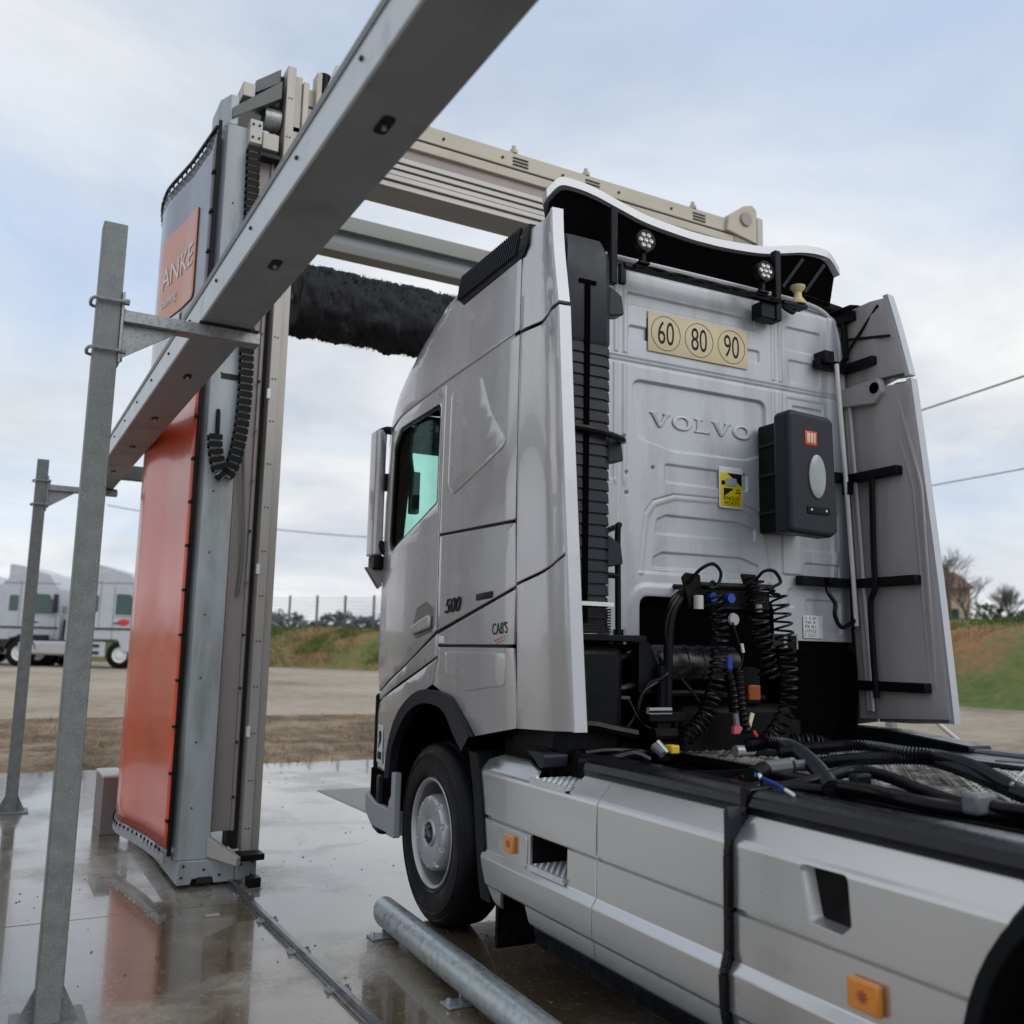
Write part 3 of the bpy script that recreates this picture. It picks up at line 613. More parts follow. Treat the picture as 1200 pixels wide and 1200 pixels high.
# frame rods and hooks that stretch the banner
MB().b(1.172, 1.196, 6.638, 6.665, 0.2, 5.32).build('tension_rod', 'black_plastic', G, bevel=0.004)
tb = MB(); tb.tube([(*ban(i / 24), 5.27) for i in range(25)], 0.014, 6); tb.build('top_rod', 'black_plastic', G)
lb = MB()
for i in range(24):
    (xa, ya), (xb, yb) = ban(i / 24), ban((i + 1) / 24); lb.bar((xa + 0.01, ya, 0.185), (xb + 0.01, yb, 0.185), 0.05, 0.06)
lb.build('bottom_rail', 'galvanised', G)
hk = MB(); hk.b(-0.010, 0.010, -0.05, 0.012, -0.008, 0.008); h0 = None
spots = [(1.172, 6.66, z) for z in np.arange(0.42, 5.2, 0.30)] + [(*ban(i / 22), z) for i in range(1, 22) for z in (5.245, 0.225)]
for p in spots:
    if h0 is None: h_ = h0 = hk.build('hook', 'black_plastic', G)
    else: h_ = h0.copy(); col.objects.link(h_)
    h_.location = Vector(p) - Vector(G['off']) + Vector((-0.012, 0.02, 0)); 
    if p[2] in (5.245, 0.225): h_.rotation_euler = (R(90), 0, 0); h_.scale = (0.6, 0.7, 0.7)
MB().b(1.2, 1.24, 8.80, 8.86, 0.17, 5.3).build('rear_frame', 'galv_tower', G, bevel=0.004)
# cross beams
xb = MB(); xb.b(1.70, 6.30, 6.655, 6.70, 5.635, 5.775); xb.build('upper_fascia', 'crossbeam_beige', G, bevel=0.006)
MB().b(1.70, 6.30, 6.665, 6.72, 5.615, 5.637).build('fascia_gap', 'dark_edge', G)
MB().b(1.70, 6.30, 6.648, 6.70, 5.535, 5.615).build('lower_fascia', 'crossbeam_beige', G, bevel=0.006)
MB().b(1.70, 6.30, 6.68, 7.05, 5.40, 5.56).build('cable_tray', 'mast_brown', G)
rb = MB()
for z0, z1, y0 in ((5.385, 5.43, 6.64), (5.335, 5.378, 6.655), (5.285, 5.328, 6.67), (5.235, 5.278, 6.66), (5.18, 5.228, 6.68)): rb.b(1.70, 6.30, y0, 7.0, z0, z1)
rb.build('ribbed_profile', mat('rib_alu', (0.40, 0.39, 0.37), 0.42, 0.35, var=0.1, vscale=4, stretch=(0.3, 1, 1)), G, bevel=0.004)
for x in (3.62, 4.36, 5.58):
    MB().rev([(0, 0.035), (0.03, 0.035), (0.035, 0.02), (0.07, 0.018), (0.075, 0.0)], (x, 6.68, 5.775), 'z', 12).build('lifting_eye', 'crossbeam_beige', G)
    v_ = MB()
    for k in range(3): v_.b(x - 0.02, x + 0.13, 6.648, 6.656, 5.66 + 0.03 * k, 5.672 + 0.03 * k)
    v_.build('vent_slot', 'dark_edge', G)
for x in (2.95, 3.5, 4.1, 4.7, 5.3): MB().cyl((x, 6.656, 5.70), (x, 6.645, 5.70), 0.012, 8).build('bolt', 'dark_edge', G)
eh = MB(); eh.prism([(5.95, 5.64), (6.34, 5.58), (6.34, 5.93), (6.28, 5.97), (6.18, 5.94), (5.98, 5.80)], 'y', 6.62, 6.95); eh.build('end_housing', 'crossbeam_beige', G, bevel=0.008)
MB().cyl((6.19, 6.62, 5.80), (6.19, 6.60, 5.80), 0.07, 14).build('end_pulley', 'mast_brown', G)
MB().b(6.345, 6.42, 6.62, 6.92, 5.2, 5.86).build('end_profile', 'profile_beige', G, bevel=0.006)
MB().b(1.60, 6.30, 7.78, 7.95, 5.25, 5.395).build('rear_beam', 'crossbeam_grey', G, bevel=0.006)
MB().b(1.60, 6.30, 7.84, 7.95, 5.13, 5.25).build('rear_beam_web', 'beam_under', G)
MB().b(1.60, 6.30, 7.78, 7.95, 5.04, 5.128).build('rear_beam_flange', 'crossbeam_grey', G, bevel=0.006)
# roof brush: shaggy bristles
br = MB(); nb_, na = 240, 46
for i in range(nb_ + 1):
    x = 1.95 + 4.1 * i / nb_
    for k in range(na):
        a = 2 * math.pi * k / na; rr = 0.285 + 0.035 * mnoise.noise((x * 7, math.cos(a) * 3, math.sin(a) * 3)) + 0.02 * mnoise.noise((x * 22, math.cos(a) * 9, math.sin(a) * 9)) + random.uniform(-.008, .008)
        br.v.append((x, 7.30 + rr * math.cos(a), 4.34 + rr * math.sin(a)))
br.f = [(i * na + k, i * na + (k + 1) % na, (i + 1) * na + (k + 1) % na, (i + 1) * na + k) for i in range(nb_) for k in range(na)] + [tuple(range(na - 1, -1, -1)), tuple(nb_ * na + k for k in range(na))]
bro = br.build('roof_brush', 'brush_black', G, smooth=70)
bs = MB()
for _ in range(14000):
    x = random.uniform(1.96, 6.0); a = random.uniform(0, 6.28); r0 = 0.24; r1 = random.uniform(0.285, 0.318); a2 = a + random.uniform(-.12, .12); dx = random.uniform(-.02, .02)
    c0 = (x, 7.30 + r0 * math.cos(a), 4.34 + r0 * math.sin(a)); e1 = (x + dx, 7.30 + r1 * math.cos(a2), 4.34 + r1 * math.sin(a2))
    bs.add([(c0[0] - .006, c0[1], c0[2]), (c0[0] + .006, c0[1], c0[2]), e1], [(0, 1, 2)])
stuff(bs.build('bristles', 'brush_black', bro, smooth=0).id_data); bro.children[0].location = (0, 0, 0)
MB().cyl((1.72, 7.30, 4.34), (6.25, 7.30, 4.34), 0.04, 12).build('brush_shaft', 'galvanised', G)
MB().b(1.64, 1.76, 6.9, 7.45, 4.20, 4.48).build('brush_carriage', 'mast_brown', G, bevel=0.01)
# far tower, behind the truck
MB().b(6.02, 6.50, 6.62, 8.86, 0.02, 0.17).build('base', 'galv_tower', G, bevel=0.006)
MB().b(6.25, 6.50, 6.62, 7.05, 0.17, 5.5).build('column', 'galv_tower', G, bevel=0.006)
MB().b(6.06, 6.20, 6.64, 6.95, 0.2, 5.60).build('mast', 'mast_brown', G, bevel=0.004)
MB().b(6.12, 6.26, 6.9, 7.45, 4.20, 4.48).build('brush_carriage', 'mast_brown', G, bevel=0.01)
MB().b(6.44, 6.50, 7.76, 7.96, 0.17, 5.4).build('rear_frame', 'galv_tower', G, bevel=0.004)
MB().b(6.30, 6.50, 7.78, 7.95, 5.04, 5.39).build('rear_frame', 'galv_tower', G, bevel=0.004)
MB().b(1.43, 1.62, 7.78, 7.95, 0.17, 5.41).build('rear_column', 'galv_tower', G, bevel=0.004)

# ================================================================== OVERHEAD SPRAY BEAM AND ITS POSTS
B = thing('spray_beam', 'long galvanised box beam with nozzles in its underside, carried on brackets above the wash lane', 'beam', (0.9, 4.5, 3.07), world=True)
bm_ = MB(); bm_.b(0.776, 1.02, -2.0, 10.6, 3.075, 3.24); bm_.build('beam_box', 'beam_face', B, bevel=0.006)
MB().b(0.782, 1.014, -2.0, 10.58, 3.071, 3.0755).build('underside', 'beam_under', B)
MB().b(0.771, 0.776, -2.0, 10.6, 3.212, 3.243).build('top_flange', 'galvanised_dull', B)
for y in (-0.5, 1.0, 2.456, 3.646, 5.507, 6.686, 7.778, 9.0):
    nz_ = MB(); nz_.prism(fillet(rect(0.878, 0.918, y - 0.05, y + 0.05), 0.018), 'z', 3.066, 3.072); no = nz_.build('nozzle', 'print_black', B)
    MB().cyl((0.898, y, 3.067), (0.898, y, 3.055), 0.008, 8).build('nozzle_tip', 'alu', no)
for y in np.arange(-1.4, 10.4, 0.62): MB().cyl((0.776, y, 3.16), (0.768, y, 3.16), 0.008, 8).build('bolt', 'dark_edge', B)
MB().b(1.02, 1.55, 9.46, 9.58, 3.09, 3.22).build('cross_tube', 'galvanised_dull', B, bevel=0.004)

def post(y, h, label, dz=0.0):
    p = thing('galvanised_post', label, 'post', (0.37, y, 0), world=True, group='posts carrying the spray beam')
    MB().b(0.322, 0.425, y - 0.05, y + 0.05, 0.012, h).build('upright', 'galvanised_dull', p, bevel=0.006)
    MB().b(0.24, 0.52, y - 0.14, y + 0.14, 0.0, 0.014).build('base_plate', 'galvanised_dull', p, bevel=0.002)
    for s in (-1, 1): MB().prism([(0.374 + s * 0.052, 0.014), (0.374 + s * 0.115, 0.014), (0.374 + s * 0.10, 0.05), (0.374 + s * 0.052, 0.15)], 'y', y - 0.006, y + 0.006).build('gusset', 'galvanised_dull', p)
    MB().b(0.425, 0.437, y - 0.06, y + 0.06, 2.81 + dz, 3.14 + dz).build('bracket_plate', 'galvanised', p, bevel=0.002)
    MB().b(0.437, 1.06, y - 0.045, y + 0.045, 3.005 + dz, 3.062 + dz).build('arm', 'galvanised', p, bevel=0.004)
    MB().prism([(0.437, 2.84 + dz), (0.437, 3.004 + dz), (0.68, 3.004 + dz)], 'y', y - 0.006, y + 0.006).build('brace', 'galvanised', p)
    MB().b(0.77, 1.05, y - 0.06, y + 0.075, 3.0625 + dz, 3.0705 + dz).build('saddle', 'dark_edge', p)
    for z in (2.86, 3.09):
        k = MB(); z += dz
        k.tube(catmull([(0.455, y - 0.068, z), (0.36, y - 0.068, z), (0.305, y - 0.055, z), (0.305, y + 0.055, z), (0.36, y + 0.068, z), (0.455, y + 0.068, z)], 5), 0.008, 6)
        k.cyl((0.437, y - 0.068, z), (0.456, y - 0.068, z), 0.015, 6); k.cyl((0.437, y + 0.068, z), (0.456, y + 0.068, z), 0.015, 6)
        k.build('u_bolt', 'galvanised', p)
    return p
post(4.55, 3.465, 'thick galvanised box post with its bracket arm under the spray beam, beside the ground rail')
post(10.12, 3.30, 'galvanised box post standing under the far end of the spray beam by the dirt verge')

# ================================================================== GROUND RAIL, WHEEL GUIDE, BOX
rl = thing('ground_rail', 'narrow steel rail bolted to the wet concrete, running out from the gantry foot', 'rail', (1.57, 3, 0), world=True)
MB().prism([(1.545, 0.0), (1.605, 0.0), (1.605, 0.006), (1.585, 0.010), (1.584, 0.028), (1.588, 0.034), (1.562, 0.034), (1.566, 0.028), (1.565, 0.010), (1.545, 0.006)], 'y', -6.0, 12.5).build('rail_head', 'rail_steel', rl)
for k, y in enumerate(np.arange(-5.5, 12.4, 0.62)):
    for s in (-1, 1):
        c_ = MB().b(1.575 + s * 0.035 - 0.02, 1.575 + s * 0.035 + 0.02, y - 0.03, y + 0.03, 0.0, 0.010); c_.cyl((1.575 + s * 0.045, y, 0.010), (1.575 + s * 0.045, y, 0.022), 0.009, 6)
        c_.build('rail_clip', 'galvanised', rl)
tg_ = thing('wheel_guide', 'galvanised tube wheel guide lying on the pad beside the front wheel', 'wheel guide', (2.15, 3.5, 0), world=True)
P0, P1 = Vector((2.115, 5.24, 0.10)), Vector((1.925, 1.6, 0.10)); ax_ = (P1 - P0).normalized()
tt = MB(); n_ = 28; 
for i, (d, r_) in enumerate(((0.0, 0.072), (0.0, 0.076), (4.0, 0.076))):
    for k in range(n_):
        a = 2 * math.pi * k / n_; sh = 0.10 * (1 - math.cos(a - 1.57)) * 0.5 if i < 2 else 0
        tt.v.append(P0 + ax_ * (d + sh) + Vector((math.cos(a) * r_, 0, math.sin(a) * r_)))
inner = [P0 + ax_ * 0.6 + Vector((math.cos(2 * math.pi * k / n_) * 0.07, 0, math.sin(2 * math.pi * k / n_) * 0.07)) for k in range(n_)]
tt.v = [tuple(v) for v in inner] + [tuple(v) for v in tt.v]
tt.f = [(i * n_ + k, i * n_ + (k + 1) % n_, (i + 1) * n_ + (k + 1) % n_, (i + 1) * n_ + k) for i in range(3) for k in range(n_)]
tt.build('tube', 'galv_tube', tg_)
for y in (5.10, 4.02, 2.9, 1.9):
    x = 1.925 + (y - 1.6) / 3.64 * 0.19
    f_ = MB().b(x - 0.125, x + 0.125, y - 0.05, y + 0.05, 0.0, 0.010).build('foot_plate', 'galvanised', tg_, bevel=0.002)
    MB().b(x - 0.05, x + 0.05, y - 0.006, y + 0.006, 0.01, 0.075).build('foot_web', 'galvanised', f_).location = (0, 0, 0)
    for s in (-1, 1): MB().cyl((x + s * 0.105, y, 0.01), (x + s * 0.105, y, 0.032), 0.011, 6).build('anchor_bolt', 'alu', f_).location = (0, 0, 0)
bx_ = thing('steel_box', 'low brown steel box with pale lid standing beside the foot of the banner', 'box', (1.06, 8.95, 0), world=True)
MB().b(0.985, 1.145, 8.66, 9.2, 0.0, 0.455).build('body', 'box_brown', bx_, bevel=0.004); MB().b(0.98, 1.15, 8.65, 9.2, 0.455, 0.475).build('lid', 'box_top', bx_, bevel=0.003)
# braced post across the lane
bp_ = thing('braced_post', 'pale galvanised post with a thin diagonal brace on the far side of the truck', 'post', (8.05, 6.65, 0), world=True)
MB().b(8.01, 8.09, 6.61, 6.69, 0.0, 3.3).build('upright', 'galvanised', bp_, bevel=0.004)
MB().tube([(7.98, 6.55, 1.30), (9.15, 5.62, 0.0)], 0.022, 8).build('brace', 'white_tube', bp_)
MB().b(7.93, 8.17, 6.53, 6.77, 0.0, 0.012).build('base_plate', 'galvanised', bp_)

# ================================================================== TRACTOR UNIT (own metres: x right, y forward from the front axle, z up)
DT = R(2.1)
TK = thing('tractor_truck', 'silver tractor unit with high sleeper cab, bare chassis and coiled air lines', 'truck',
           (3.385 * math.cos(DT) + 5.30 * math.sin(DT), -3.385 * math.sin(DT) + 5.30 * math.cos(DT), 0), -DT)
W = 1.235
YT = [-1.2, -0.6, -0.29, 0.0, 0.18, 0.47, 0.8, 0.94, 1.06, 1.12, 1.2]
ZT = [3.82, 3.82, 3.81, 3.775, 3.73, 3.64, 3.49, 3.38, 3.22, 2.9, 2.0]
def zt(y): return float(np.interp(y, YT, ZT))
def wid(y): return W - 0.20 * max(0, y - 0.62) ** 2
def side(y, z):
    r = float(np.interp(y, [-1.0, 0.0, 0.8, 1.1], [0.10, 0.16, 0.26, 0.30])); z0 = zt(y) - r; w_ = wid(y) - 0.010 * ((z - 2.2) / 1.2) ** 2
    if z <= z0: return -w_
    return -w_ + r - math.sqrt(max(0.0, r * r - min(r, z - z0) ** 2))
def fside(y, z):    # rear side fairing: slightly hollow towards its trailing edge
    tr = np.interp(z, [1.2, 3.2, 3.76], [-1.67, -1.48, -1.35]); t = min(1, max(0, (-1.08 - y) / (-1.08 - tr)))
    return -W + 0.010 * ((z - 2.2) / 1.2) ** 2 + 0.028 * math.sin(math.pi * t) ** 2 + (0.012 * max(0, (z - 3.45) / 0.3) ** 2)

# ---- cab side panels
winpoly = fillet([(-0.02, 2.435), (-0.025, 3.062), (0.68, 3.045), (0.83, 2.93), (0.86, 2.26), (0.785, 2.205)], [0.03, 0.06, 0.06, 0.08, 0.05, 0.05])
parts_mirror = []
def sp(name, poly, m='silver_paint', holes=(), fx=side, r=0.012, **k):
    o = panel(name, fillet(poly, r, 3) if r else poly, fx, m, TK, holes, **k); parts_mirror.append(o); return o
door = sp('door', [(-0.066, 1.668), (-0.066, 3.162), (0.30, 3.145), (0.69, 3.118), (0.93, 3.06), (1.02, 2.55), (1.06, 1.95), (1.07, 1.45), (1.0, 1.265), (0.45, 1.455)], holes=[winpoly])
sp('door_sill', [(-0.09, 1.52), (-0.09, 1.652), (0.45, 1.442), (0.97, 1.255), (0.97, 1.212)], r=0.006)
sp('upper_locker', [(-0.078, 2.242), (-0.078, 3.162), (-1.062, 3.192), (-1.070, 2.215)])
sp('locker_emboss', [(-0.185, 2.53), (-0.19, 3.09), (-0.54, 3.10), (-0.62, 3.07), (-0.76, 2.83), (-0.97, 2.63), (-0.27, 2.45)], fx=lambda y, z: side(y, z) - 0.006, r=[.05, .05, .04, .06, .1, .04, .05], thick=0.012, bev=0.005)
sp('lower_locker', [(-0.080, 1.668), (-0.080, 2.226), (-1.070, 2.199), (-1.086, 1.878)])
sp('lower_flank', [(-0.102, 1.588), (-0.102, 1.648), (-1.088, 1.862), (-1.075, 1.588)], r=0.006)
sp('wing_panel', [(-0.10, 1.50), (-0.10, 1.572), (-1.072, 1.572), (-1.112, 1.185), (-0.635, 1.108), (-0.50, 1.20), (-0.34, 1.295), (-0.15, 1.322), (-0.03, 1.355)], r=[.01, .01, .01, .01, .01, .05, .05, .03, .01])
sp('hatch_cover', [(-0.20, 1.548), (-0.99, 1.548), (-0.985, 1.385), (-0.50, 1.335), (-0.40, 1.395), (-0.235, 1.42)], fx=lambda y, z: side(y, z) - 0.005, r=0.03, thick=0.010, bev=0.004)
sp('front_wing', [(-0.088, 1.508), (0.0, 1.478), (0.45, 1.345), (0.97, 1.196), (1.03, 1.10), (1.00, 0.735), (0.66, 0.75), (0.615, 0.95), (0.49, 1.13), (0.31, 1.245), (0.09, 1.315), (-0.018, 1.352)], r=[.005, .005, .02, .01, .03, .01, .01, .05, .06, .06, .03, .005])
roofp = sp('roof_side', [(-1.058, 3.215), (-0.07, 3.182), (0.30, 3.163), (0.69, 3.136), (0.96, 3.08), (0.98, 3.26), (0.80, 3.44), (0.47, 3.59), (0.0, 3.725), (-0.3, 3.755), (-1.05, 3.765)], r=0.0, sl=0.06)
f1 = sp('side_fairing', [(-1.094, 1.892), (-1.068, 3.188), (-1.25, 3.19), (-1.36, 3.222), (-1.478, 3.215), (-1.60, 2.01), (-1.50, 1.985)], fx=fside, sl=0.05, r=0.004)
f2 = sp('side_fairing_lower', [(-1.122, 1.185), (-1.096, 1.878), (-1.50, 1.971), (-1.602, 1.994), (-1.672, 1.214), (-1.40, 1.195)], fx=fside, sl=0.05, r=0.004)
f3 = sp('side_fairing_upper', [(-1.066, 3.208), (-1.064, 3.74), (-1.20, 3.775), (-1.35, 3.772), (-1.47, 3.235), (-1.36, 3.242), (-1.25, 3.21)], fx=fside, sl=0.05, r=0.006)
# trailing lips
for pts in ([(-1.674, 1.212), (-1.604, 2.00), (-1.482, 3.215)], [(-1.474, 3.24), (-1.354, 3.775)]):
    lp = MB()
    for (ya, za), (yb, zb) in zip(pts, pts[1:]):
        n_ = 10
        for k in range(n_):
            y0, z0, y1, z1 = ya + (yb - ya) * k / n_, za + (zb - za) * k / n_, ya + (yb - ya) * (k + 1) / n_, za + (zb - za) * (k + 1) / n_
            xa, xb = fside(y0, z0), fside(y1, z1)
            v = [(xa - .002, y0, z0), (xa + .058, y0 - .006, z0), (xa + .058, y0 + .03, z0), (xa - .002, y0 + .02, z0), (xb - .002, y1, z1), (xb + .058, y1 - .006, z1), (xb + .058, y1 + .03, z1), (xb - .002, y1 + .02, z1)]
            lp.add(v, [(0, 1, 5, 4), (1, 2, 6, 5), (3, 0, 4, 7), (2, 3, 7, 6)] + ([(0, 3, 2, 1)] if k == 0 else []) + ([(4, 5, 6, 7)] if k == n_ - 1 else []))
    parts_mirror.append(lp.build('fairing_lip', 'fairing_lip', TK, smooth=30))
# dark backing that shows in the seams
parts_mirror.append(panel('side_backing', [(-1.0, 1.30), (-1.0, 3.60), (0.1, 3.60), (0.9, 3.2), (1.0, 1.28), (0.3, 1.38)], lambda y, z: side(y, min(z, 3.3)) + 0.016, 'dark_edge', TK, [[(y * 0.985 + .006, z) for y, z in winpoly]], thick=0.02, bev=0.001, sl=0.15))
# window frame, glass
big = [(0.42 + (y - 0.42) * 1.025, 2.63 + (z - 2.63) * 1.02) for y, z in winpoly]; small = [(0.42 + (y - 0.42) * 0.93, 2.63 + (z - 2.63) * 0.94) for y, z in winpoly]
wf = panel('window_frame', [(0.42 + (y - 0.42) * 0.995, 2.63 + (z - 2.63) * 0.995) for y, z in winpoly], lambda y, z: side(y, z) + 0.008, 'black_plastic', TK, [small], thick=0.012, bev=0.002, sl=0); parts_mirror.append(wf)
gl_ = panel('window_glass', [(0.42 + (y - 0.42) * 0.985, 2.63 + (z - 2.63) * 0.985) for y, z in winpoly], lambda y, z: side(y, z) + 0.024, 'green_glass', TK, thick=0.004, bev=0.0005, sl=0); parts_mirror.append(gl_)
# door handle and its cup
hp = MB(); hp.prism(fillet([(-0.03, 1.70), (-0.02, 1.80), (0.10, 1.845), (0.25, 1.81), (0.31, 1.66), (0.25, 1.625), (0.0, 1.665)], 0.03), 'x', -W - 0.004, -W + 0.02)
parts_mirror.append(hp.build('handle_cup', 'rim_grey', TK, bevel=0.002))
hh = MB(); hh.prism(fillet([(-0.015, 1.685), (-0.018, 1.765), (0.13, 1.735), (0.29, 1.690), (0.29, 1.645)], 0.025), 'x', -W - 0.030, -W - 0.006)
parts_mirror.append(hh.build('door_handle', 'silver_paint', TK, bevel=0.008))
# wheel arch trim
arch_o = [(0.66, 0.735), (0.615, 0.95), (0.49, 1.13), (0.31, 1.245), (0.09, 1.315), (-0.15, 1.322), (-0.34, 1.295), (-0.50, 1.20), (-0.635, 1.105)]
arch_i = [(0.60, 0.74), (0.555, 0.93), (0.43, 1.08), (0.28, 1.18), (0.08, 1.238), (-0.13, 1.24), (-0.28, 1.205), (-0.41, 1.10), (-0.53, 1.02)]
AO = [tuple(v) for v in catmull([(0, *p) for p in arch_o], 6)]; AI = [tuple(v) for v in catmull([(0, *p) for p in arch_i], 6)]
at_ = MB(); n_ = len(AO)
for ring, xx in ((AO, -W + 0.004), (AO, -W - 0.030), (AI, -W - 0.022), (AI, -W + 0.10)):
    at_.v += [(xx, y, z) for _, y, z in ring]
at_.f = [(r_ * n_ + i, r_ * n_ + i + 1, (r_ + 1) * n_ + i + 1, (r_ + 1) * n_ + i) for r_ in range(3) for i in range(n_ - 1)]
parts_mirror.append(at_.build('arch_trim', 'slate_plastic', TK, smooth=50))
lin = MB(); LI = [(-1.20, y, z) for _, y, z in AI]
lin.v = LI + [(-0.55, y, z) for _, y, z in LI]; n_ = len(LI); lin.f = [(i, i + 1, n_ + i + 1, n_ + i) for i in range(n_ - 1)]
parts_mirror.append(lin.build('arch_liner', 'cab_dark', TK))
# mudguard behind the front wheel
mg = MB(); mgp = catmull([(0, -0.60, 1.03), (0, -0.66, 0.86), (0, -0.705, 0.66), (0, -0.745, 0.46), (0, -0.79, 0.33)], 6)
for xx, d in ((-W - 0.012, 0.0), (-W - 0.012, -0.11), (-0.86, -0.11), (-0.86, 0.0)): mg.v += [(xx, p.y + d, p.z) for p in mgp]
n_ = len(mgp); mg.f = [(r_ * n_ + i, r_ * n_ + i + 1, ((r_ + 1) % 4) * n_ + i + 1, ((r_ + 1) % 4) * n_ + i) for r_ in range(4) for i in range(n_ - 1)]
parts_mirror.append(mg.build('mudguard', 'black_plastic', TK, bevel=0.008))
parts_mirror.append(MB().b(-1.18, -0.80, -0.86, -0.835, 0.10, 0.36).build('mud_flap', 'black_rubber', TK))
# front step and bumper corner
stp = MB(); stp.prism([(0.50, 0.40), (0.93, 0.40), (1.06, 0.47), (1.07, 0.60), (0.90, 0.555), (0.52, 0.545)], 'x', -W - 0.01, -0.72)
stp.prism([(0.49, 0.39), (0.62, 0.39), (0.60, 0.60), (0.56, 0.64), (0.56, 0.785), (0.50, 0.785), (0.50, 0.62)], 'x', -W - 0.014, -W + 0.035); parts_mirror.append(stp.build('entry_step', 'sticker_grey', TK, bevel=0.008))
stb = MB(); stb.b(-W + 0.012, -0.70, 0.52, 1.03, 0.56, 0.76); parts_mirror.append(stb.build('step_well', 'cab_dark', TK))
fb = MB(); fb.prism(fillet([(-1.245, 0.78), (-1.20, 1.05), (-1.0, 1.16), (1.0, 1.16), (1.20, 1.05), (1.245, 0.78)], 0.05), 'z', 0.36, 0.735); fb.prism(fillet([(-1.215, 1.035), (-1.16, 1.15), (-0.9, 1.185), (0.9, 1.185), (1.16, 1.15), (1.215, 1.035)], 0.03), 'z', 0.735, 1.25); fb.build('bumper', 'black_plastic', TK, bevel=0.02)
gr_ = MB(); gr_.prism(fillet([(-1.20, 0.98), (-1.12, 1.13), (-0.9, 1.19), (0.9, 1.19), (1.12, 1.13), (1.20, 0.98)], 0.05), 'z', 1.06, 1.98); gr_.build('front_panel', 'silver_paint', TK, bevel=0.02)
for k in range(5): MB().b(-0.75, 0.75, 1.185, 1.202, 1.12 + 0.14 * k, 1.20 + 0.14 * k).build('grille_bar', 'black_plastic', TK, bevel=0.006)
ws = MB(); ws.add([(-1.08, 1.16, 2.02), (1.08, 1.16, 2.02), (1.02, 1.0, 3.12), (-1.02, 1.0, 3.12), (0, 1.27, 2.02), (0, 1.10, 3.12)], [(0, 4, 5, 3), (4, 1, 2, 5)]); ws.build('windscreen', 'green_glass', TK)
for s in (-1, 1): MB().bar((s * 1.13, 1.08, 1.98), (s * 1.08, 0.98, 3.14), 0.10, 0.10).build('a_pillar', 'black_plastic', TK, bevel=0.015)
# ---- roof shell
rs = MB(); st = [-1.0, -0.8, -0.6, -0.4, -0.2, 0.0, 0.15, 0.3, 0.45, 0.6, 0.75, 0.88, 0.96, 1.03]; na = 20
for y in st:
    r = float(np.interp(y, [-1.0, 0.0, 0.8, 1.1], [0.10, 0.16, 0.26, 0.30])); zz = zt(y); ww = wid(y) - 0.014
    half = [(-ww, 3.12)] + [(-ww + r - r * math.cos(a), zz - r + r * math.sin(a)) for a in np.linspace(0, math.pi / 2, 10)] + [(-ww + r + (ww - r) * t, zz + 0.05 * math.sin(t * math.pi / 2)) for t in (0.25, 0.5, 0.75, 1.0)]
    full = half + [(-x, z) for x, z in half[-2::-1]]
    rs.v += [(x, y, z - 0.012) for x, z in full]; na = len(full)
rs.f = [(i * na + k, i * na + k + 1, (i + 1) * na + k + 1, (i + 1) * na + k) for i in range(len(st) - 1) for k in range(na - 1)]
rs.build('roof_shell', 'silver_paint', TK, smooth=50)
MB().b(-1.0, 1.0, 0.98, 1.08, 3.10, 3.24).build('windscreen_header', 'black_plastic', TK, bevel=0.02)
MB().tube(catmull([(-1.1, 1.12, 3.10), (-0.5, 1.25, 3.20), (0.5, 1.25, 3.20), (1.1, 1.12, 3.10)], 6), 0.05, 8).build('sun_visor', 'slate_plastic', TK)
# side louvre in the roof flank
lv = panel('roof_louvre', fillet([(-0.20, 3.775), (-0.215, 3.66), (-0.31, 3.595), (-1.09, 3.61), (-1.125, 3.66), (-1.12, 3.785), (-1.05, 3.81), (-0.5, 3.812)], 0.025), lambda y, z: -W + 0.008 + max(0, z - 3.70) * 0.22, 'black_plastic', TK, thick=0.05, bev=0.008, sl=0)
parts_mirror.append(lv)
for k in range(30):
    y = -0.245 - 0.026 * k
    MB().add([(-W - .008, y, 3.64), (-W - .008, y - .008, 3.64), (-W + .012, y - .026, 3.795), (-W + .012, y - .018, 3.795), (-W + .03, y, 3.66), (-W + .03, y - .008, 3.66), (-W + .05, y - .026, 3.795), (-W + .05, y - .018, 3.795)],
             [(0, 1, 2, 3), (7, 6, 5, 4), (0, 4, 5, 1), (1, 5, 6, 2), (2, 6, 7, 3), (3, 7, 4, 0)]).build('slat', 'slate_plastic', lv)
# folded mirrors
mi = MB(); mi.prism(fillet([(-1.285, 1.00), (-1.285, 1.16), (-1.215, 1.22), (-1.205, 1.02)], 0.03), 'z', 2.20, 3.10)
parts_mirror.append(mi.build('mirror_housing', 'silver_paint', TK, bevel=0.02))
ma = MB()
ma.tube(catmull([(-1.26, 1.06, 3.08), (-1.20, 1.02, 3.10), (-1.12, 0.98, 3.06), (-1.10, 0.95, 2.95)], 6), 0.03, 8)
ma.tube(catmull([(-1.24, 1.05, 2.30), (-1.18, 1.0, 2.22), (-1.12, 0.97, 2.15)], 6), 0.035, 8)
ma.b(-1.225, -1.12, 0.98, 1.04, 2.66, 2.78); ma.b(-1.185, -1.14, 0.96, 1.02, 2.16, 3.08)
parts_mirror.append(ma.build('mirror_arm', 'black_plastic', TK, bevel=0.004))
mw = MB(); mw.prism(fillet([(-1.275, 0.98), (-1.275, 1.14), (-1.20, 1.18), (-1.20, 1.0)], 0.03), 'z', 2.10, 2.20); parts_mirror.append(mw.build('mirror_foot', 'black_plastic', TK, bevel=0.015))
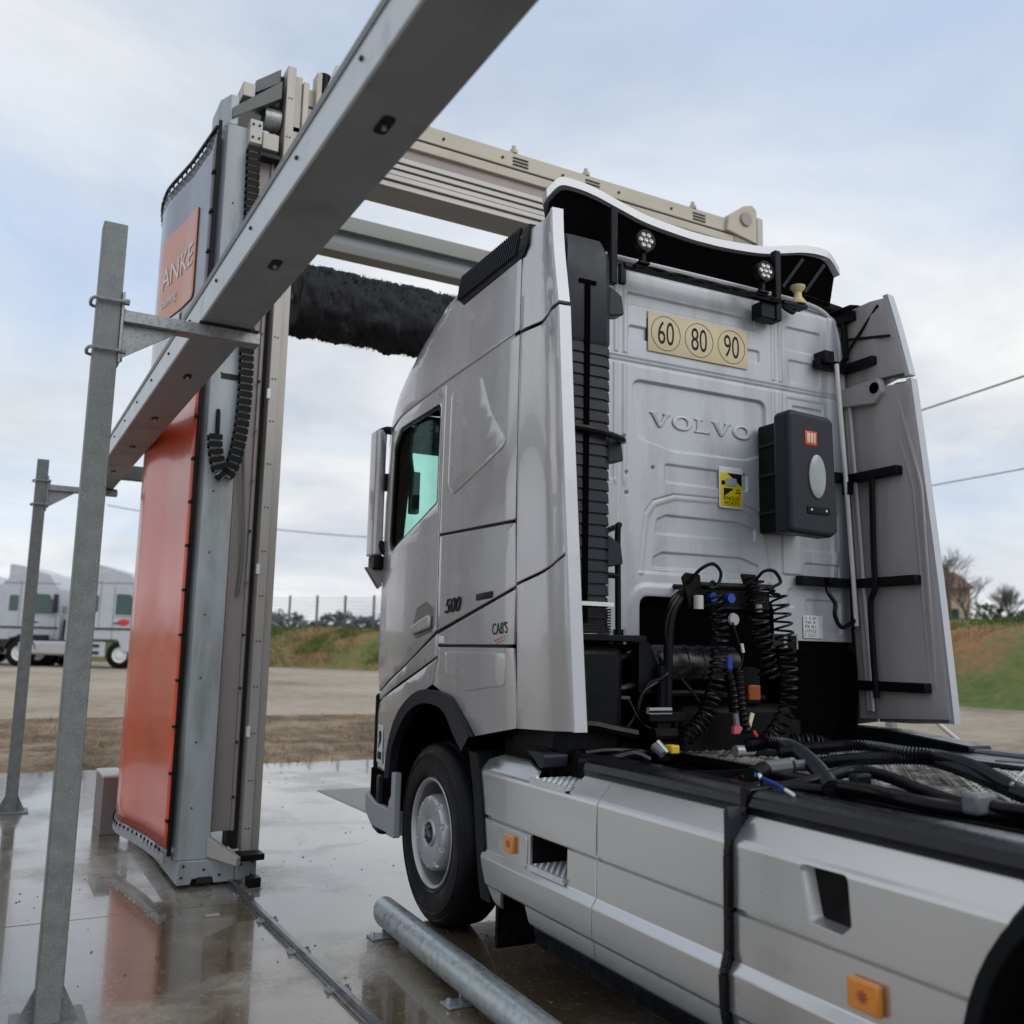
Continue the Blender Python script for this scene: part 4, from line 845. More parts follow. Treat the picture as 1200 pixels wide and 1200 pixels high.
mt = MB(); mt.add([(-1.31, 1.06, 2.12), (-1.17, 1.02, 2.10), (-1.22, 1.03, 1.97), (-1.31, 1.12, 2.12), (-1.17, 1.10, 2.10), (-1.22, 1.09, 1.97)], [(0, 1, 2), (5, 4, 3), (0, 3, 4, 1), (1, 4, 5, 2), (2, 5, 3, 0)]); parts_mirror.append(mt.build('kerb_mirror', 'rim_grey', TK, bevel=0.004))
# sun deflector tip by the windscreen
parts_mirror.append(MB().bar((-1.10, 1.10, 3.12), (-1.09, 1.13, 3.34), 0.03, 0.05).build('visor_end', 'grey_plastic', TK, bevel=0.006))
# ---- interior seen through the window
MB().b(-1.05, 1.05, -0.9, 1.0, 1.30, 1.42).build('cab_floor', 'cab_dark', TK)
MB().b(-1.05, 1.05, 0.72, 1.05, 1.42, 2.28).build('dashboard', 'cab_dark', TK, bevel=0.05)
MB().b(-1.12, 1.12, -0.91, -0.14, 1.42, 3.5).build('bunk_wall', 'cab_dark', TK)
MB().b(-1.1, 1.1, -0.2, 0.9, 2.93, 3.0).build('headlining', 'cab_dark', TK)
for x in (-0.62, 0.62):
    s_ = bpy.data.objects.new('seat', None); col.objects.link(s_); s_.parent = TK
    MB().b(x - 0.24, x + 0.24, -0.02, 0.46, 1.72, 1.88).build('cushion', 'seat_cloth', s_, bevel=0.04)
    MB().bar((x, 0.02, 1.85), (x, -0.10, 2.45), 0.44, 0.12, (0, 1, 0)).build('backrest', 'seat_cloth', s_, bevel=0.04)
    MB().b(x - 0.13, x + 0.13, -0.13, -0.04, 2.45, 2.68).build('headrest', 'seat_cloth', s_, bevel=0.03)
    MB().b(x - 0.2, x + 0.2, 0.0, 0.42, 1.42, 1.72).build('pedestal', 'cab_dark', s_)
sw = MB(); cc = Vector((-0.74, 0.58, 2.36)); sw.tube([cc + Vector((math.cos(a) * 0.22, math.sin(a) * 0.13, math.sin(a) * 0.18)) for a in np.linspace(0, 2 * math.pi, 33)], 0.016, 8); sw.bar(cc + Vector((-.2, 0, 0)), cc + Vector((.2, 0, 0)), 0.03, 0.02); sw.bar(cc, cc + Vector((0, .15, -.2)), 0.05, 0.05)
sw.build('steering_wheel', 'black_plastic', TK)
MB().b(-1.06, -0.99, 0.90, 0.96, 2.50, 2.80).bar((-1.03, 0.95, 2.75), (-1.05, 1.0, 3.0), 0.03, 0.03).build('pillar_display', 'cab_dark', TK, bevel=0.01)

# ---- rear wall as one pressed sheet
def sdf_poly(X, Z, poly):
    d = np.full(X.shape, 1e9); s = np.ones(X.shape); n = len(poly)
    for i in range(n):
        ax, az = poly[i]; bx, bz = poly[i - 1]; ex, ez = bx - ax, bz - az; wx, wz = X - ax, Z - az
        t = np.clip((wx * ex + wz * ez) / (ex * ex + ez * ez), 0, 1); d = np.minimum(d, (wx - ex * t) ** 2 + (wz - ez * t) ** 2)
        c1 = Z >= az; c2 = Z < bz; c3 = ex * wz > ez * wx
        s = np.where((c1 & c2 & c3) | (~c1 & ~c2 & ~c3), -s, s)
    return s * np.sqrt(d)
def sdf_line(X, Z, pts):
    d = np.full(X.shape, 1e9)
    for (ax, az), (bx, bz) in zip(pts, pts[1:]):
        ex, ez = bx - ax, bz - az; wx, wz = X - ax, Z - az; t = np.clip((wx * ex + wz * ez) / (ex * ex + ez * ez), 0, 1); d = np.minimum(d, (wx - ex * t) ** 2 + (wz - ez * t) ** 2)
    return np.sqrt(d)
def ss(a, b, x): t = np.clip((x - a) / (b - a), 0, 1); return t * t * (3 - 2 * t)
step = 0.0048
gx = np.arange(-1.19, 1.1901, step); gzz = np.arange(1.655, 3.775, step); X, Z = np.meshgrid(gx, gzz); H = np.zeros(X.shape)
def rec(poly, depth, wdt=0.009, r=0.0):
    global H
    s_ = sdf_poly(X, Z, fillet(poly, r, 4) if r else poly); H -= depth * ss(wdt / 2, -wdt / 2, s_)
def rr_(x0, x1, z0, z1, depth, r=0.015, wdt=0.009): rec(rect(x0, x1, z0, z1), depth, wdt, r)
rr_(-0.525, 0.405, 3.515, 3.580, 0.012); rr_(-0.508, 0.435, 3.316, 3.388, 0.012)
rec([(-0.482, 3.08), (0.482, 3.08), (0.478, 2.76), (0.33, 2.706), (-0.21, 2.70), (-0.445, 2.755)], 0.020, 0.012, 0.055)
rr_(-0.258, 0.332, 2.516, 2.618, 0.011)
rec([(-0.318, 2.222), (-0.308, 2.300), (-0.245, 2.329), (0.262, 2.329), (0.395, 2.298), (0.395, 2.226)], 0.013, 0.009, 0.012)
rec([(-0.338, 2.028), (-0.328, 2.09), (-0.272, 2.118), (0.288, 2.121), (0.415, 2.083), (0.415, 2.040)], 0.013, 0.009, 0.012)
arch_l = [(-0.440, 2.00), (-0.400, 2.333), (-0.345, 2.405), (-0.198, 2.452), (0.12, 2.458), (0.293, 2.443), (0.421, 2.398), (0.468, 2.348), (0.512, 2.00)]
rec(arch_l, 0.010, 0.010); H += 0.006 * ss(0.022, 0.006, sdf_line(X, Z, [(a * 0.955, b - 0.018 if 1 <= i <= 7 else b) for i, (a, b) in enumerate(arch_l)]))
H += 0.006 * ss(3.196, 3.206, Z); H -= 0.007 * ss(0.014, 0.004, np.abs(Z - 3.172))
for x in (-0.595, 0.540, 0.60, -0.535): H += 0.006 * ss(0.020, 0.006, np.abs(X - x)) * ss(2.45, 2.5, Z) * (np.abs(Z - 3.19) > 0.03)
for s in (1, -1):
    def q(x0, x1, z0, z1, d=0.010): rr_(min(s * x0, s * x1), max(s * x0, s * x1), z0, z1, d)
    q(0.655, 0.935, 3.44, 3.585); q(0.672, 0.93, 3.24, 3.376); q(0.655, 0.95, 2.55, 3.135, 0.006); q(0.705, 0.945, 2.885, 3.090); q(0.705, 0.945, 2.62, 2.84)
    q(0.588, 0.735, 2.045, 2.50, -0.012); q(0.765, 1.05, 2.20, 2.44); q(0.765, 1.05, 1.96, 2.12); q(0.77, 1.05, 1.70, 1.90); q(0.633, 0.668, 1.85, 1.96, 0.008)
    H += 0.012 * ss(0.03, 0.012, np.abs(X - s * 1.02)) * ss(1.9, 2.2, Z)
for x, z in ((-0.539, 2.743), (-0.343, 2.588), (-0.521, 2.543), (-0.518, 2.431)): H -= 0.02 * ss(0.013, 0.007, np.hypot(X - x, Z - z))
H += 0.0012 * np.sin(X * 9 + 1) * np.sin(Z * 7)
H -= 0.05 * ss(1.05, 1.19, np.abs(X)) + 0.05 * ss(3.69, 3.775, Z)
cutp = fillet([(-0.435, 1.60), (-0.435, 1.87), (0.512, 1.87), (0.512, 1.60)], [0, 0.06, 0.06, 0], 6)
H += 0.010 * ss(0.05, 0.015, np.abs(sdf_poly(X, Z, cutp) - 0.03)) * 0.8
top_c = fillet([(-1.19, 1.60), (1.19, 1.60), (1.19, 3.772), (-1.19, 3.772)], [0, 0, 0.26, 0.26], 10)
sd_cut = -sdf_poly(X, Z, cutp); sd_out = sdf_poly(X, Z, top_c); SD = np.maximum(sd_cut, sd_out)      # >0: not sheet
gz_, gx_ = np.gradient(SD, step); gl = np.maximum(1e-6, np.hypot(gx_, gz_))
XS = np.where((SD > 0) & (SD < 0.02), X - gx_ / gl * SD, X); ZS = np.where((SD > 0) & (SD < 0.02), Z - gz_ / gl * SD, Z)
vs = np.stack([XS.ravel(), (-1.0 - H).ravel(), ZS.ravel()], 1); nxx = X.shape[1]; keep = SD < 0
idx = np.arange(X.size).reshape(X.shape); a, b, c, d = idx[:-1, :-1], idx[:-1, 1:], idx[1:, 1:], idx[1:, :-1]
kq = keep[:-1, :-1] | keep[:-1, 1:] | keep[1:, 1:] | keep[1:, :-1]
F_ = np.stack([a[kq], b[kq], c[kq], d[kq]], 1); used = np.unique(F_); rem = np.full(X.size, -1); rem[used] = np.arange(len(used)); F_ = rem[F_]; vs = vs[used]
me = bpy.data.meshes.new('rear_wall'); me.vertices.add(len(vs)); me.vertices.foreach_set('co', vs.ravel()); me.loops.add(F_.size); me.loops.foreach_set('vertex_index', F_.ravel().astype(np.int32))
me.polygons.add(len(F_)); me.polygons.foreach_set('loop_start', np.arange(0, F_.size, 4, dtype=np.int32)); me.polygons.foreach_set('loop_total', np.full(len(F_), 4, dtype=np.int32)); me.update(calc_edges=True); me.validate()
wall = link('rear_wall', me, 'wall_paint', TK, 0, 0); me.polygons.foreach_set('use_smooth', [True] * len(me.polygons))
def onwall(y=-1.0):
    return lambda u, v, w_: (u, y - w_, v)
# embossed maker's lettering, slab-serif capitals
def letter(ch_, x, z, s_):
    polys = []
    if ch_ == 'V':
        polys.append([(0, 1), (0.42, 1), (0.42, .88), (.36, .88), (.56, .30), (.76, .88), (.70, .88), (.70, 1), (1.08, 1), (1.08, .88), (1.0, .88), (.62, 0), (.44, 0), (.08, .88), (0, .88)]); w_ = 1.12; hl = []
    elif ch_ == 'L': polys.append([(0, 1), (.46, 1), (.46, .88), (.34, .88), (.34, .14), (.62, .14), (.74, .36), (.84, .36), (.84, 0), (0, 0), (0, .12), (.12, .12), (.12, .88), (0, .88)]); w_ = .90; hl = []
    else: polys.append(circle(.54, .5, .54, 24, .53)); hl = [circle(.54, .5, .28, 20, .36)]; w_ = 1.14
    f = lambda pl: [(x + a_ * s_, z + b_ * s_ * 0.62) for a_, b_ in pl]
    return f(polys[0]), [f(h_) for h_ in hl], w_ * s_
x_ = -0.352
for ch_ in 'VOLVO':
    o_, h_, w_ = letter(ch_, x_, 2.832, 0.133)
    plate('embossed_letter', o_, 'wall_paint', wall, onwall(-0.9795), h_, thick=0.009, bev=0.0035, smooth=60); x_ += w_ + 0.006
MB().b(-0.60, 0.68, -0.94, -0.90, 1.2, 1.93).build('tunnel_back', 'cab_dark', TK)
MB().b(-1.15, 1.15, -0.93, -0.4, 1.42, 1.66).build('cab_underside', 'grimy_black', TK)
rl2 = MB(); rl2.tube(catmull([(-1.10, -1.0, 3.55), (-1.03, -1.0, 3.70), (-0.85, -1.0, 3.765), (-0.4, -1.005, 3.772), (0.4, -1.005, 3.772), (0.85, -1.0, 3.765), (1.03, -1.0, 3.70), (1.10, -1.0, 3.55), (1.135, -1.0, 3.2)], 8), 0.016, 8); rl2.build('roof_gutter', 'fairing_lip', TK)

# speed plate 60 80 90
pl_ = plate('speed_plate', rect(-0.386, 0.335, 3.258, 3.494), 'plate_cream', TK, onwall(-1.012), thick=0.004)
MB().b(-0.39, -0.378, -1.012, -0.995, 3.32, 3.45).build('plate_edge', 'dark_edge', pl_)
for cx, tx in ((-0.263, '60'), (-0.026, '80'), (0.214, '90')):
    plate('ring', circle(cx, 3.376, 0.103, 40), 'print_brown', pl_, onwall(-1.0155), [circle(cx, 3.376, 0.0995, 40)], thick=0.002, bev=0.0002)
    text('digits', tx, 0.195, 'print_black', pl_, lambda u, v, w_, cx=cx: (cx + u, -1.0158 - w_, 3.312 + v), thick=0.001, sx=0.62, align='CENTER')
# blind-spot sticker
stk = plate('blind_spot_sticker', fillet(rect(0.118, 0.292, 2.405, 2.648), 0.018), 'white_print', TK, onwall(-1.004), thick=0.002)
ow2 = onwall(-1.0064)
plate('yellow_field', rect(0.126, 0.284, 2.415, 2.612), 'sticker_yellow', stk, ow2, thick=0.001, bev=0.0001)
ow3 = onwall(-1.0078)
plate('black_wedge', [(0.178, 2.612), (0.284, 2.612), (0.284, 2.535)], 'print_black', stk, ow3, thick=0.001, bev=0.0001)
plate('black_wedge', [(0.150, 2.472), (0.150, 2.522), (0.225, 2.522)], 'print_black', stk, ow3, thick=0.001, bev=0.0001)
plate('vehicle_mark', fillet(rect(0.165, 0.245, 2.535, 2.582), 0.008), 'sticker_grey', stk, onwall(-1.0092), thick=0.001, bev=0.0001)
plate('vehicle_mark', rect(0.134, 0.160, 2.540, 2.565), 'print_black', stk, ow3, thick=0.001, bev=0.0001)
plate('warning_triangle', [(0.235, 2.495), (0.275, 2.495), (0.255, 2.525)], 'print_black', stk, ow3, [[(0.243, 2.500), (0.267, 2.500), (0.255, 2.518)]], thick=0.001, bev=0.0001)
for tx, zz in (('ANGLES', 2.452), ('MORTS', 2.422)): text('lettering', tx, 0.033, 'print_black', stk, lambda u, v, w_, zz=zz: (0.206 + u, -1.0078 - w_, zz + v), thick=0.001, sx=1.0, align='CENTER')
# white data plate low on the wall
dp = plate('data_plate', rect(0.738, 0.892, 1.672, 1.806), 'white_print', TK, onwall(-1.006), thick=0.003)
for i, row in enumerate(('N   8  2.8', 'PTAC 18', 'PTR  44 1', 'L 5.9 l 2.5', 'S  1.5 1.1')):
    text('lettering', row, 0.026, 'print_black', dp, lambda u, v, w_, i=i: (0.748 + u, -1.0092 - w_, 1.782 - i * 0.0255 + v), thick=0.0008, sx=0.85)
# air conditioner / storage pod on the wall
pod = MB(); pod.prism(fillet([(0.415, 2.27), (0.415, 2.92), (0.70, 2.90), (0.70, 2.28)], 0.02), 'y', -1.30, -1.0); podo = pod.build('pod', 'black_plastic', TK, bevel=0.012)
pf_ = MB(); pf_.prism(fillet([(0.285, 2.235), (0.285, 2.905), (0.31, 2.93), (0.60, 2.915), (0.63, 2.89), (0.645, 2.26), (0.60, 2.225)], 0.035), 'y', -1.40, -1.27)
pfo = pf_.build('pod_cover', 'slate_plastic', podo, bevel=0.035, seg=4)
for z in (2.38, 2.60, 2.78): MB().b(0.40, 0.417, -1.27, -1.02, z, z + 0.015).build('rib', 'dark_edge', podo)
ow4 = onwall(-1.400)
bdg = plate('red_badge', rect(0.405, 0.492, 2.735, 2.815), 'red_print', pfo, ow4, thick=0.003)
for k, (x0, x1) in enumerate(((0.418, 0.440), (0.446, 0.462), (0.468, 0.480))): plate('badge_bar', rect(x0, x1, 2.748, 2.803), 'plate_cream', bdg, onwall(-1.4035), thick=0.001, bev=0.0001)
plate('oval_window', circle(0.487, 2.56, 0.062, 32, 0.125), 'oval_grey', pfo, onwall(-1.398), thick=0.012, bev=0.005, smooth=60)
plate('latch_plate', fillet(rect(0.41, 0.575, 2.345, 2.390), 0.01), 'black_plastic', pfo, ow4, thick=0.006, bev=0.002)
for x in (0.435, 0.545): MB().cyl((x, -1.405, 2.368), (x, -1.410, 2.368), 0.007, 8).build('screw', 'alu', pfo)
# light bar, work lamps, posts, beige bobbin
MB().b(-0.62, 0.50, -1.13, -1.09, 3.665, 3.695).build('lamp_rail', 'black_plastic', TK, bevel=0.006)
cbm = MB()
for k in range(3): cbm.tube(catmull([(-0.56 + 0.15 * i, -1.14, 3.675 + 0.014 * math.sin(i * 1.7 + k * 2)) for i in range(8)], 6), 0.008, 6)
cbm.build('lamp_cable', 'black_rubber', TK)
for x in (-0.506, 0.352):
    l_ = MB().rev([(0.0, 0.0), (0.0, 0.062), (0.045, 0.060), (0.07, 0.035), (0.07, 0.0)], (x, -1.17, 3.827), 'y', 24).build('work_lamp', 'black_plastic', TK)
    for k in range(7):
        cx, cz = (0, 0) if k == 6 else (0.034 * math.cos(k * math.pi / 3), 0.034 * math.sin(k * math.pi / 3))
        MB().rev([(0.0, 0.0001), (-0.004, 0.010), (0.004, 0.0165)], (x + cx, -1.172, 3.827 + cz), 'y', 10).build('led_lens', 'lamp_lens', l_)
    MB().b(x - 0.035, x + 0.035, -1.16, -1.09, 3.695, 3.71).b(x - 0.012, x + 0.012, -1.15, -1.11, 3.70, 3.78).build('lamp_bracket', 'black_plastic', TK, bevel=0.003)
for x in (-0.688, 0.487):
    s_ = MB().b(x - 0.022, x + 0.022, -1.13, -1.085, 3.555, 4.0); s_.b(x + 0.045, x + 0.085, -1.12, -1.09, 3.57, 3.69) if x < 0 else s_.b(x - 0.13, x + 0.03, -1.12, -1.03, 3.56, 3.66)
    s_.build('deflector_post', 'black_plastic', TK, bevel=0.006)
MB().rev([(0.0, 0.0), (0.0, 0.048), (0.015, 0.048), (0.045, 0.026), (0.075, 0.022), (0.105, 0.045), (0.118, 0.046), (0.118, 0.0)], (0.668, -1.10, 3.70), 'z', 18).build('bobbin', 'beige_plastic', TK)
MB().b(0.53, 0.72, -1.13, -1.05, 3.675, 3.698).tube(catmull([(0.55, -1.1, 3.66), (0.60, -1.12, 3.63), (0.64, -1.1, 3.66)], 5), 0.014, 6).build('bobbin_bracket', 'black_plastic', TK, bevel=0.003)
# roof deflector wing
half = [(0.0, 4.018), (0.16, 4.022), (0.42, 4.045), (0.60, 4.085), (0.78, 4.128), (0.92, 4.140), (1.0, 4.125), (1.075, 4.04)]
edge = [(-x, z) for x, z in half[::-1]] + half[1:]; edge = [(v.x, v.z) for v in catmull([(x, 0, z) for x, z in edge], 5)]
wg = MB(); n_ = len(edge)
for yy, dz, sc_ in ((-1.05, 0, 1), (-1.055, -0.05, 1), (-0.98, -0.058, 0.985), (-0.62, -0.30, 0.72), (-0.60, -0.27, 0.72), (-0.80, -0.10, 0.86), (-0.97, 0.004, 0.985)):
    wg.v += [(x * sc_, yy, z + dz) for x, z in edge]
wg.f = [(r_ * n_ + i, r_ * n_ + i + 1, ((r_ + 1) % 7) * n_ + i + 1, ((r_ + 1) % 7) * n_ + i) for r_ in range(7) for i in range(n_ - 1)] + [tuple(r_ * n_ for r_ in range(7)), tuple(r_ * n_ + n_ - 1 for r_ in range(6, -1, -1))]
wgo = wg.build('roof_deflector', 'fairing_lip', TK, smooth=40)
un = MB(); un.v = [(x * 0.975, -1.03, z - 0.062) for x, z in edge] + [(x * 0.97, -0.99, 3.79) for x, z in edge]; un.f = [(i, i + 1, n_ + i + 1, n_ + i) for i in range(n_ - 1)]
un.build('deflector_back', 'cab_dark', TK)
for x in (0.60, 0.78): MB().bar((x, -1.034, 3.82), (x + 0.16, -1.045, 4.03), 0.03, 0.02).build('deflector_stay', 'black_plastic', TK)

# ---- air intake snorkel (left rear corner)
sn = MB(); ncs = 18
def snork(z0, z1, grow, n): 
    return [(z0 + (z1 - z0) * i / n) for i in range(n + 1)]
zs_ = np.linspace(1.64, 3.02, 26)
def sect(z, e=0.0):
    return [(-1.145 - e, -1.02), (-1.145 - e, -1.30 - e), (-1.11 - e, -1.345 - e), (-0.875 + e, -1.345 - e), (-0.835 + e, -1.31 - e), (-0.815 + e, -1.02)]
rings = []
for k, z in enumerate(np.arange(1.66, 3.10, 0.058)):
    for dz, e in ((0.0, -0.006), (0.003, 0.003), (0.050, 0.0), (0.054, -0.006)): rings.append((z + dz, e, 0))
rings += [(3.13, 0.002, 0), (3.45, 0.0, 0), (3.60, -0.004, 0.0), (3.68, -0.02, 0.02), (3.715, -0.05, 0.06), (3.725, -0.10, 0.10)]
for z, e, bk_ in rings:
    s_ = sect(z, e); sn.v += [(x, y + bk_ * (1 if y < -1.1 else 0), z) for x, y in s_]
m_ = 6; sn.f = [(i * m_ + k, i * m_ + (k + 1) % m_, (i + 1) * m_ + (k + 1) % m_, (i + 1) * m_ + k) for i in range(len(rings) - 1) for k in range(m_)] + [tuple((len(rings) - 1) * m_ + k for k in range(m_)), tuple(range(m_ - 1, -1, -1))]
sno = sn.build('intake_snorkel', 'slate_plastic', TK, smooth=25)
MB().b(-1.005, -0.975, -1.353, -1.33, 1.70, 3.42).build('snorkel_groove', 'cab_dark', sno)
MB().b(-1.04, -0.94, -1.353, -1.335, 3.415, 3.435).build('snorkel_cap', 'cab_dark', sno)
for z in (3.36, 2.58, 2.05):
    MB().prism(fillet([(-0.83, z - 0.07), (-0.83, z + 0.10), (-0.75, z + 0.05), (-0.735, z - 0.05)], 0.015), 'y', -1.30, -1.22).build('snorkel_lug', 'slate_plastic', sno, bevel=0.006)
MB().tube(catmull([(-1.12, -1.36, 2.66), (-0.95, -1.375, 2.65), (-0.80, -1.36, 2.63), (-0.74, -1.30, 2.635)], 6), 0.018, 8).build('snorkel_strap', 'black_rubber', sno)
MB().b(-1.13, -0.83, -1.362, -1.34, 1.782, 1.802).build('snorkel_band', 'alu_bright', sno)
bl = MB()
for k in range(9): bl.b(-1.14, -0.84, -1.352, -1.05, 1.655 + k * 0.0135, 1.663 + k * 0.0135)
bl.build('bellows', 'black_rubber', sno)
MB().b(-1.14, -0.62, -1.34, -1.0, 1.615, 1.645).build('snorkel_shelf', 'black_plastic', TK, bevel=0.004)
# grab rail beside it
MB().tube(catmull([(-0.66, -1.02, 2.205), (-0.70, -1.2, 2.21), (-0.735, -1.25, 2.20), (-0.738, -1.25, 2.13), (-0.735, -1.25, 1.9), (-0.732, -1.25, 1.62)], 6), 0.016, 8).tube([(-1.10, -1.36, 1.94), (-0.735, -1.25, 1.945)], 0.015, 8).build('grab_rail', 'black_plastic', TK)

# ---- inner face of the right-hand fairing with its stays
fi = lambda y, z: fside(y, z) + 0.045
def mir(o): o.scale = (-1, 1, 1); return o
mir(panel('fairing_liner', [(-1.02, 1.20), (-0.93, 3.20), (-1.36, 3.20), (-1.475, 3.18), (-1.655, 1.235)], fi, 'fairing_inner', TK, thick=0.02, bev=0.002, sl=0.12))
mir(panel('fairing_liner_upper', [(-0.93, 3.26), (-0.86, 3.76), (-1.33, 3.755), (-1.45, 3.255)], fi, 'fairing_inner', TK, thick=0.02, bev=0.002, sl=0.1))
for y0, y1 in ((-1.33, -1.545), (-1.40, -1.575)):
    MB().tube([(1.165, y0 + 0.01, 3.15), (1.160, (y0 + y1) / 2 - 0.05, 2.55), (1.165, y1, 1.40)], 0.012, 6).build('stiffener', 'fairing_inner', TK)
MB().tube([(1.16, -1.0, 3.22), (1.15, -1.05, 2.4), (1.155, -1.11, 1.25)], 0.022, 8).build('hinge_tube', 'fairing_inner', TK)
MB().tube([(1.135, -1.04, 3.20), (1.12, -1.10, 2.4), (1.125, -1.16, 1.25)], 0.012, 8).build('hinge_rod', 'fairing_lip', TK)
MB().prism(fillet([(-0.93, 3.245), (-1.30, 3.252), (-1.325, 3.16), (-1.26, 3.10), (-0.98, 3.135)], 0.02), 'x', 1.105, 1.155).build('fairing_latch', 'fairing_inner', TK, bevel=0.006)
MB().cyl((1.10, -1.27, 3.195), (1.106, -1.27, 3.195), 0.035, 14).build('latch_hole', 'cab_dark', TK)
for z, ya, yb in ((3.375, -0.99, -1.27), (2.665, -0.99, -1.42), (2.01, -0.62, -1.52), (1.40, -1.06, -1.56)):
    x0 = {3.375: 0.86, 2.665: 0.95, 2.01: 0.68, 1.40: 1.10}[z]
    k = MB(); k.b(x0, 1.13, -1.07, -1.01, z - 0.028, z + 0.028) if z > 1.5 else None
    k.b(1.095, 1.150, yb, -1.02, z - 0.028, z + 0.028); k.build('fairing_stay', 'black_plastic', TK, bevel=0.006)
MB().tube(catmull([(1.09, -1.24, 2.64), (1.09, -1.235, 2.2), (1.09, -1.235, 1.98), (1.09, -1.20, 1.88), (1.09, -1.205, 1.6), (1.09, -1.22, 1.33)], 6), 0.018, 8).build('stay_bar', 'black_plastic', TK)
MB().tube([(1.12, -0.95, 3.38), (1.12, -1.04, 3.45), (1.12, -1.03, 3.70)], 0.020, 8).tube([(1.13, -0.95, 3.40), (1.13, -1.30, 3.72)], 0.009, 6).tube([(1.13, -0.90, 3.60), (1.13, -1.38, 3.50)], 0.009, 6).b(1.10, 1.15, -1.12, -0.90, 3.68, 3.74).build('upper_stay', 'black_plastic', TK)
MB().b(0.88, 0.96, -1.10, -1.0, 3.37, 3.45).build('pole_clamp', 'black_plastic', TK, bevel=0.006)
MB().tube([(0.975, -1.10, 3.37), (1.03, -1.10, 2.55), (1.075, -1.10, 1.75)], 0.014, 10).build('cleaning_pole', 'white_tube', TK)
MB().b(0.86, 0.93, -1.10, -1.05, 2.0, 2.035).build('pole_clip', 'black_rubber', TK)
MB().b(1.02, 1.06, -1.12, -1.07, 2.55, 2.63).build('pole_clip', 'black_rubber', TK)
MB().tube(catmull([(0.88, -1.06, 1.99), (0.875, -1.08, 1.94), (0.905, -1.10, 1.88), (0.90, -1.10, 1.81), (0.95, -1.10, 1.74), (1.04, -1.10, 1.77), (1.09, -1.08, 1.80), (1.10, -1.05, 1.74)], 6), 0.013, 8).build('pole_hose', 'black_rubber', TK)

# ---- mirror the paired panels to the other side
for o in parts_mirror: mirror(o)
# writing on the left flank
fl = lambda y0, z0, sl_=0.0, wd=0.002: (lambda u, v, w_: (side(y0 - u, z0) - wd - w_, y0 - u, z0 + v + u * sl_))
text('power_badge', '500', 0.115, 'print_black', TK, fl(-0.20, 1.765, 0.045, 0.004), thick=0.006, shear=0.28, sx=1.25)
plate('euro_badge', fillet(rect(0, 0.20, 0, 0.035), 0.01), 'print_black', TK, fl(-0.63, 1.822, 0.045, 0.002), thick=0.004)
text('dealer_sticker', "CAB'S", 0.082, 'print_black', TK, fl(-0.83, 1.638, 0.05, 0.002), thick=0.001, sx=0.85)
plate('dealer_swoosh', [(0, 0), (0.16, 0.012), (0.0, 0.008)], 'red_print', TK, fl(-0.86, 1.603, 0.14, 0.001), thick=0.001, bev=0.0001)
plate('dealer_swoosh', [(0.02, -0.015), (0.14, -0.004), (0.02, -0.009)], 'red_print', TK, fl(-0.86, 1.603, 0.14, 0.001), thick=0.001, bev=0.0001)
plate('small_label', rect(0, 0.085, 0, 0.04), 'white_print', TK, fl(-0.108, 1.596, 0.0, 0.001), thick=0.001, bev=0.0001)
def wing_map(u, v, w_): return (side(0.99 - u, 0.9) - 0.004 - w_, 0.99 - u, 0.80 + v)
st2 = plate('wing_sticker', fillet(rect(0, 0.16, 0, 0.25), 0.01), 'white_print', TK, wing_map, thick=0.002)
for pl in (fillet(rect(0.05, 0.12, 0.15, 0.21), 0.01), [(0.03, 0.09), (0.13, 0.15), (0.06, 0.15)]): plate('sticker_mark', pl, 'print_black', st2, lambda u, v, w_: wing_map(u, v, w_ + 0.003), thick=0.001, bev=0.0001)
for k in range(4): plate('sticker_line', rect(0.03 + 0.03 * k, 0.048 + 0.03 * k, 0.025, 0.075), 'print_black', st2, lambda u, v, w_: wing_map(u, v, w_ + 0.003), thick=0.001, bev=0.0001)

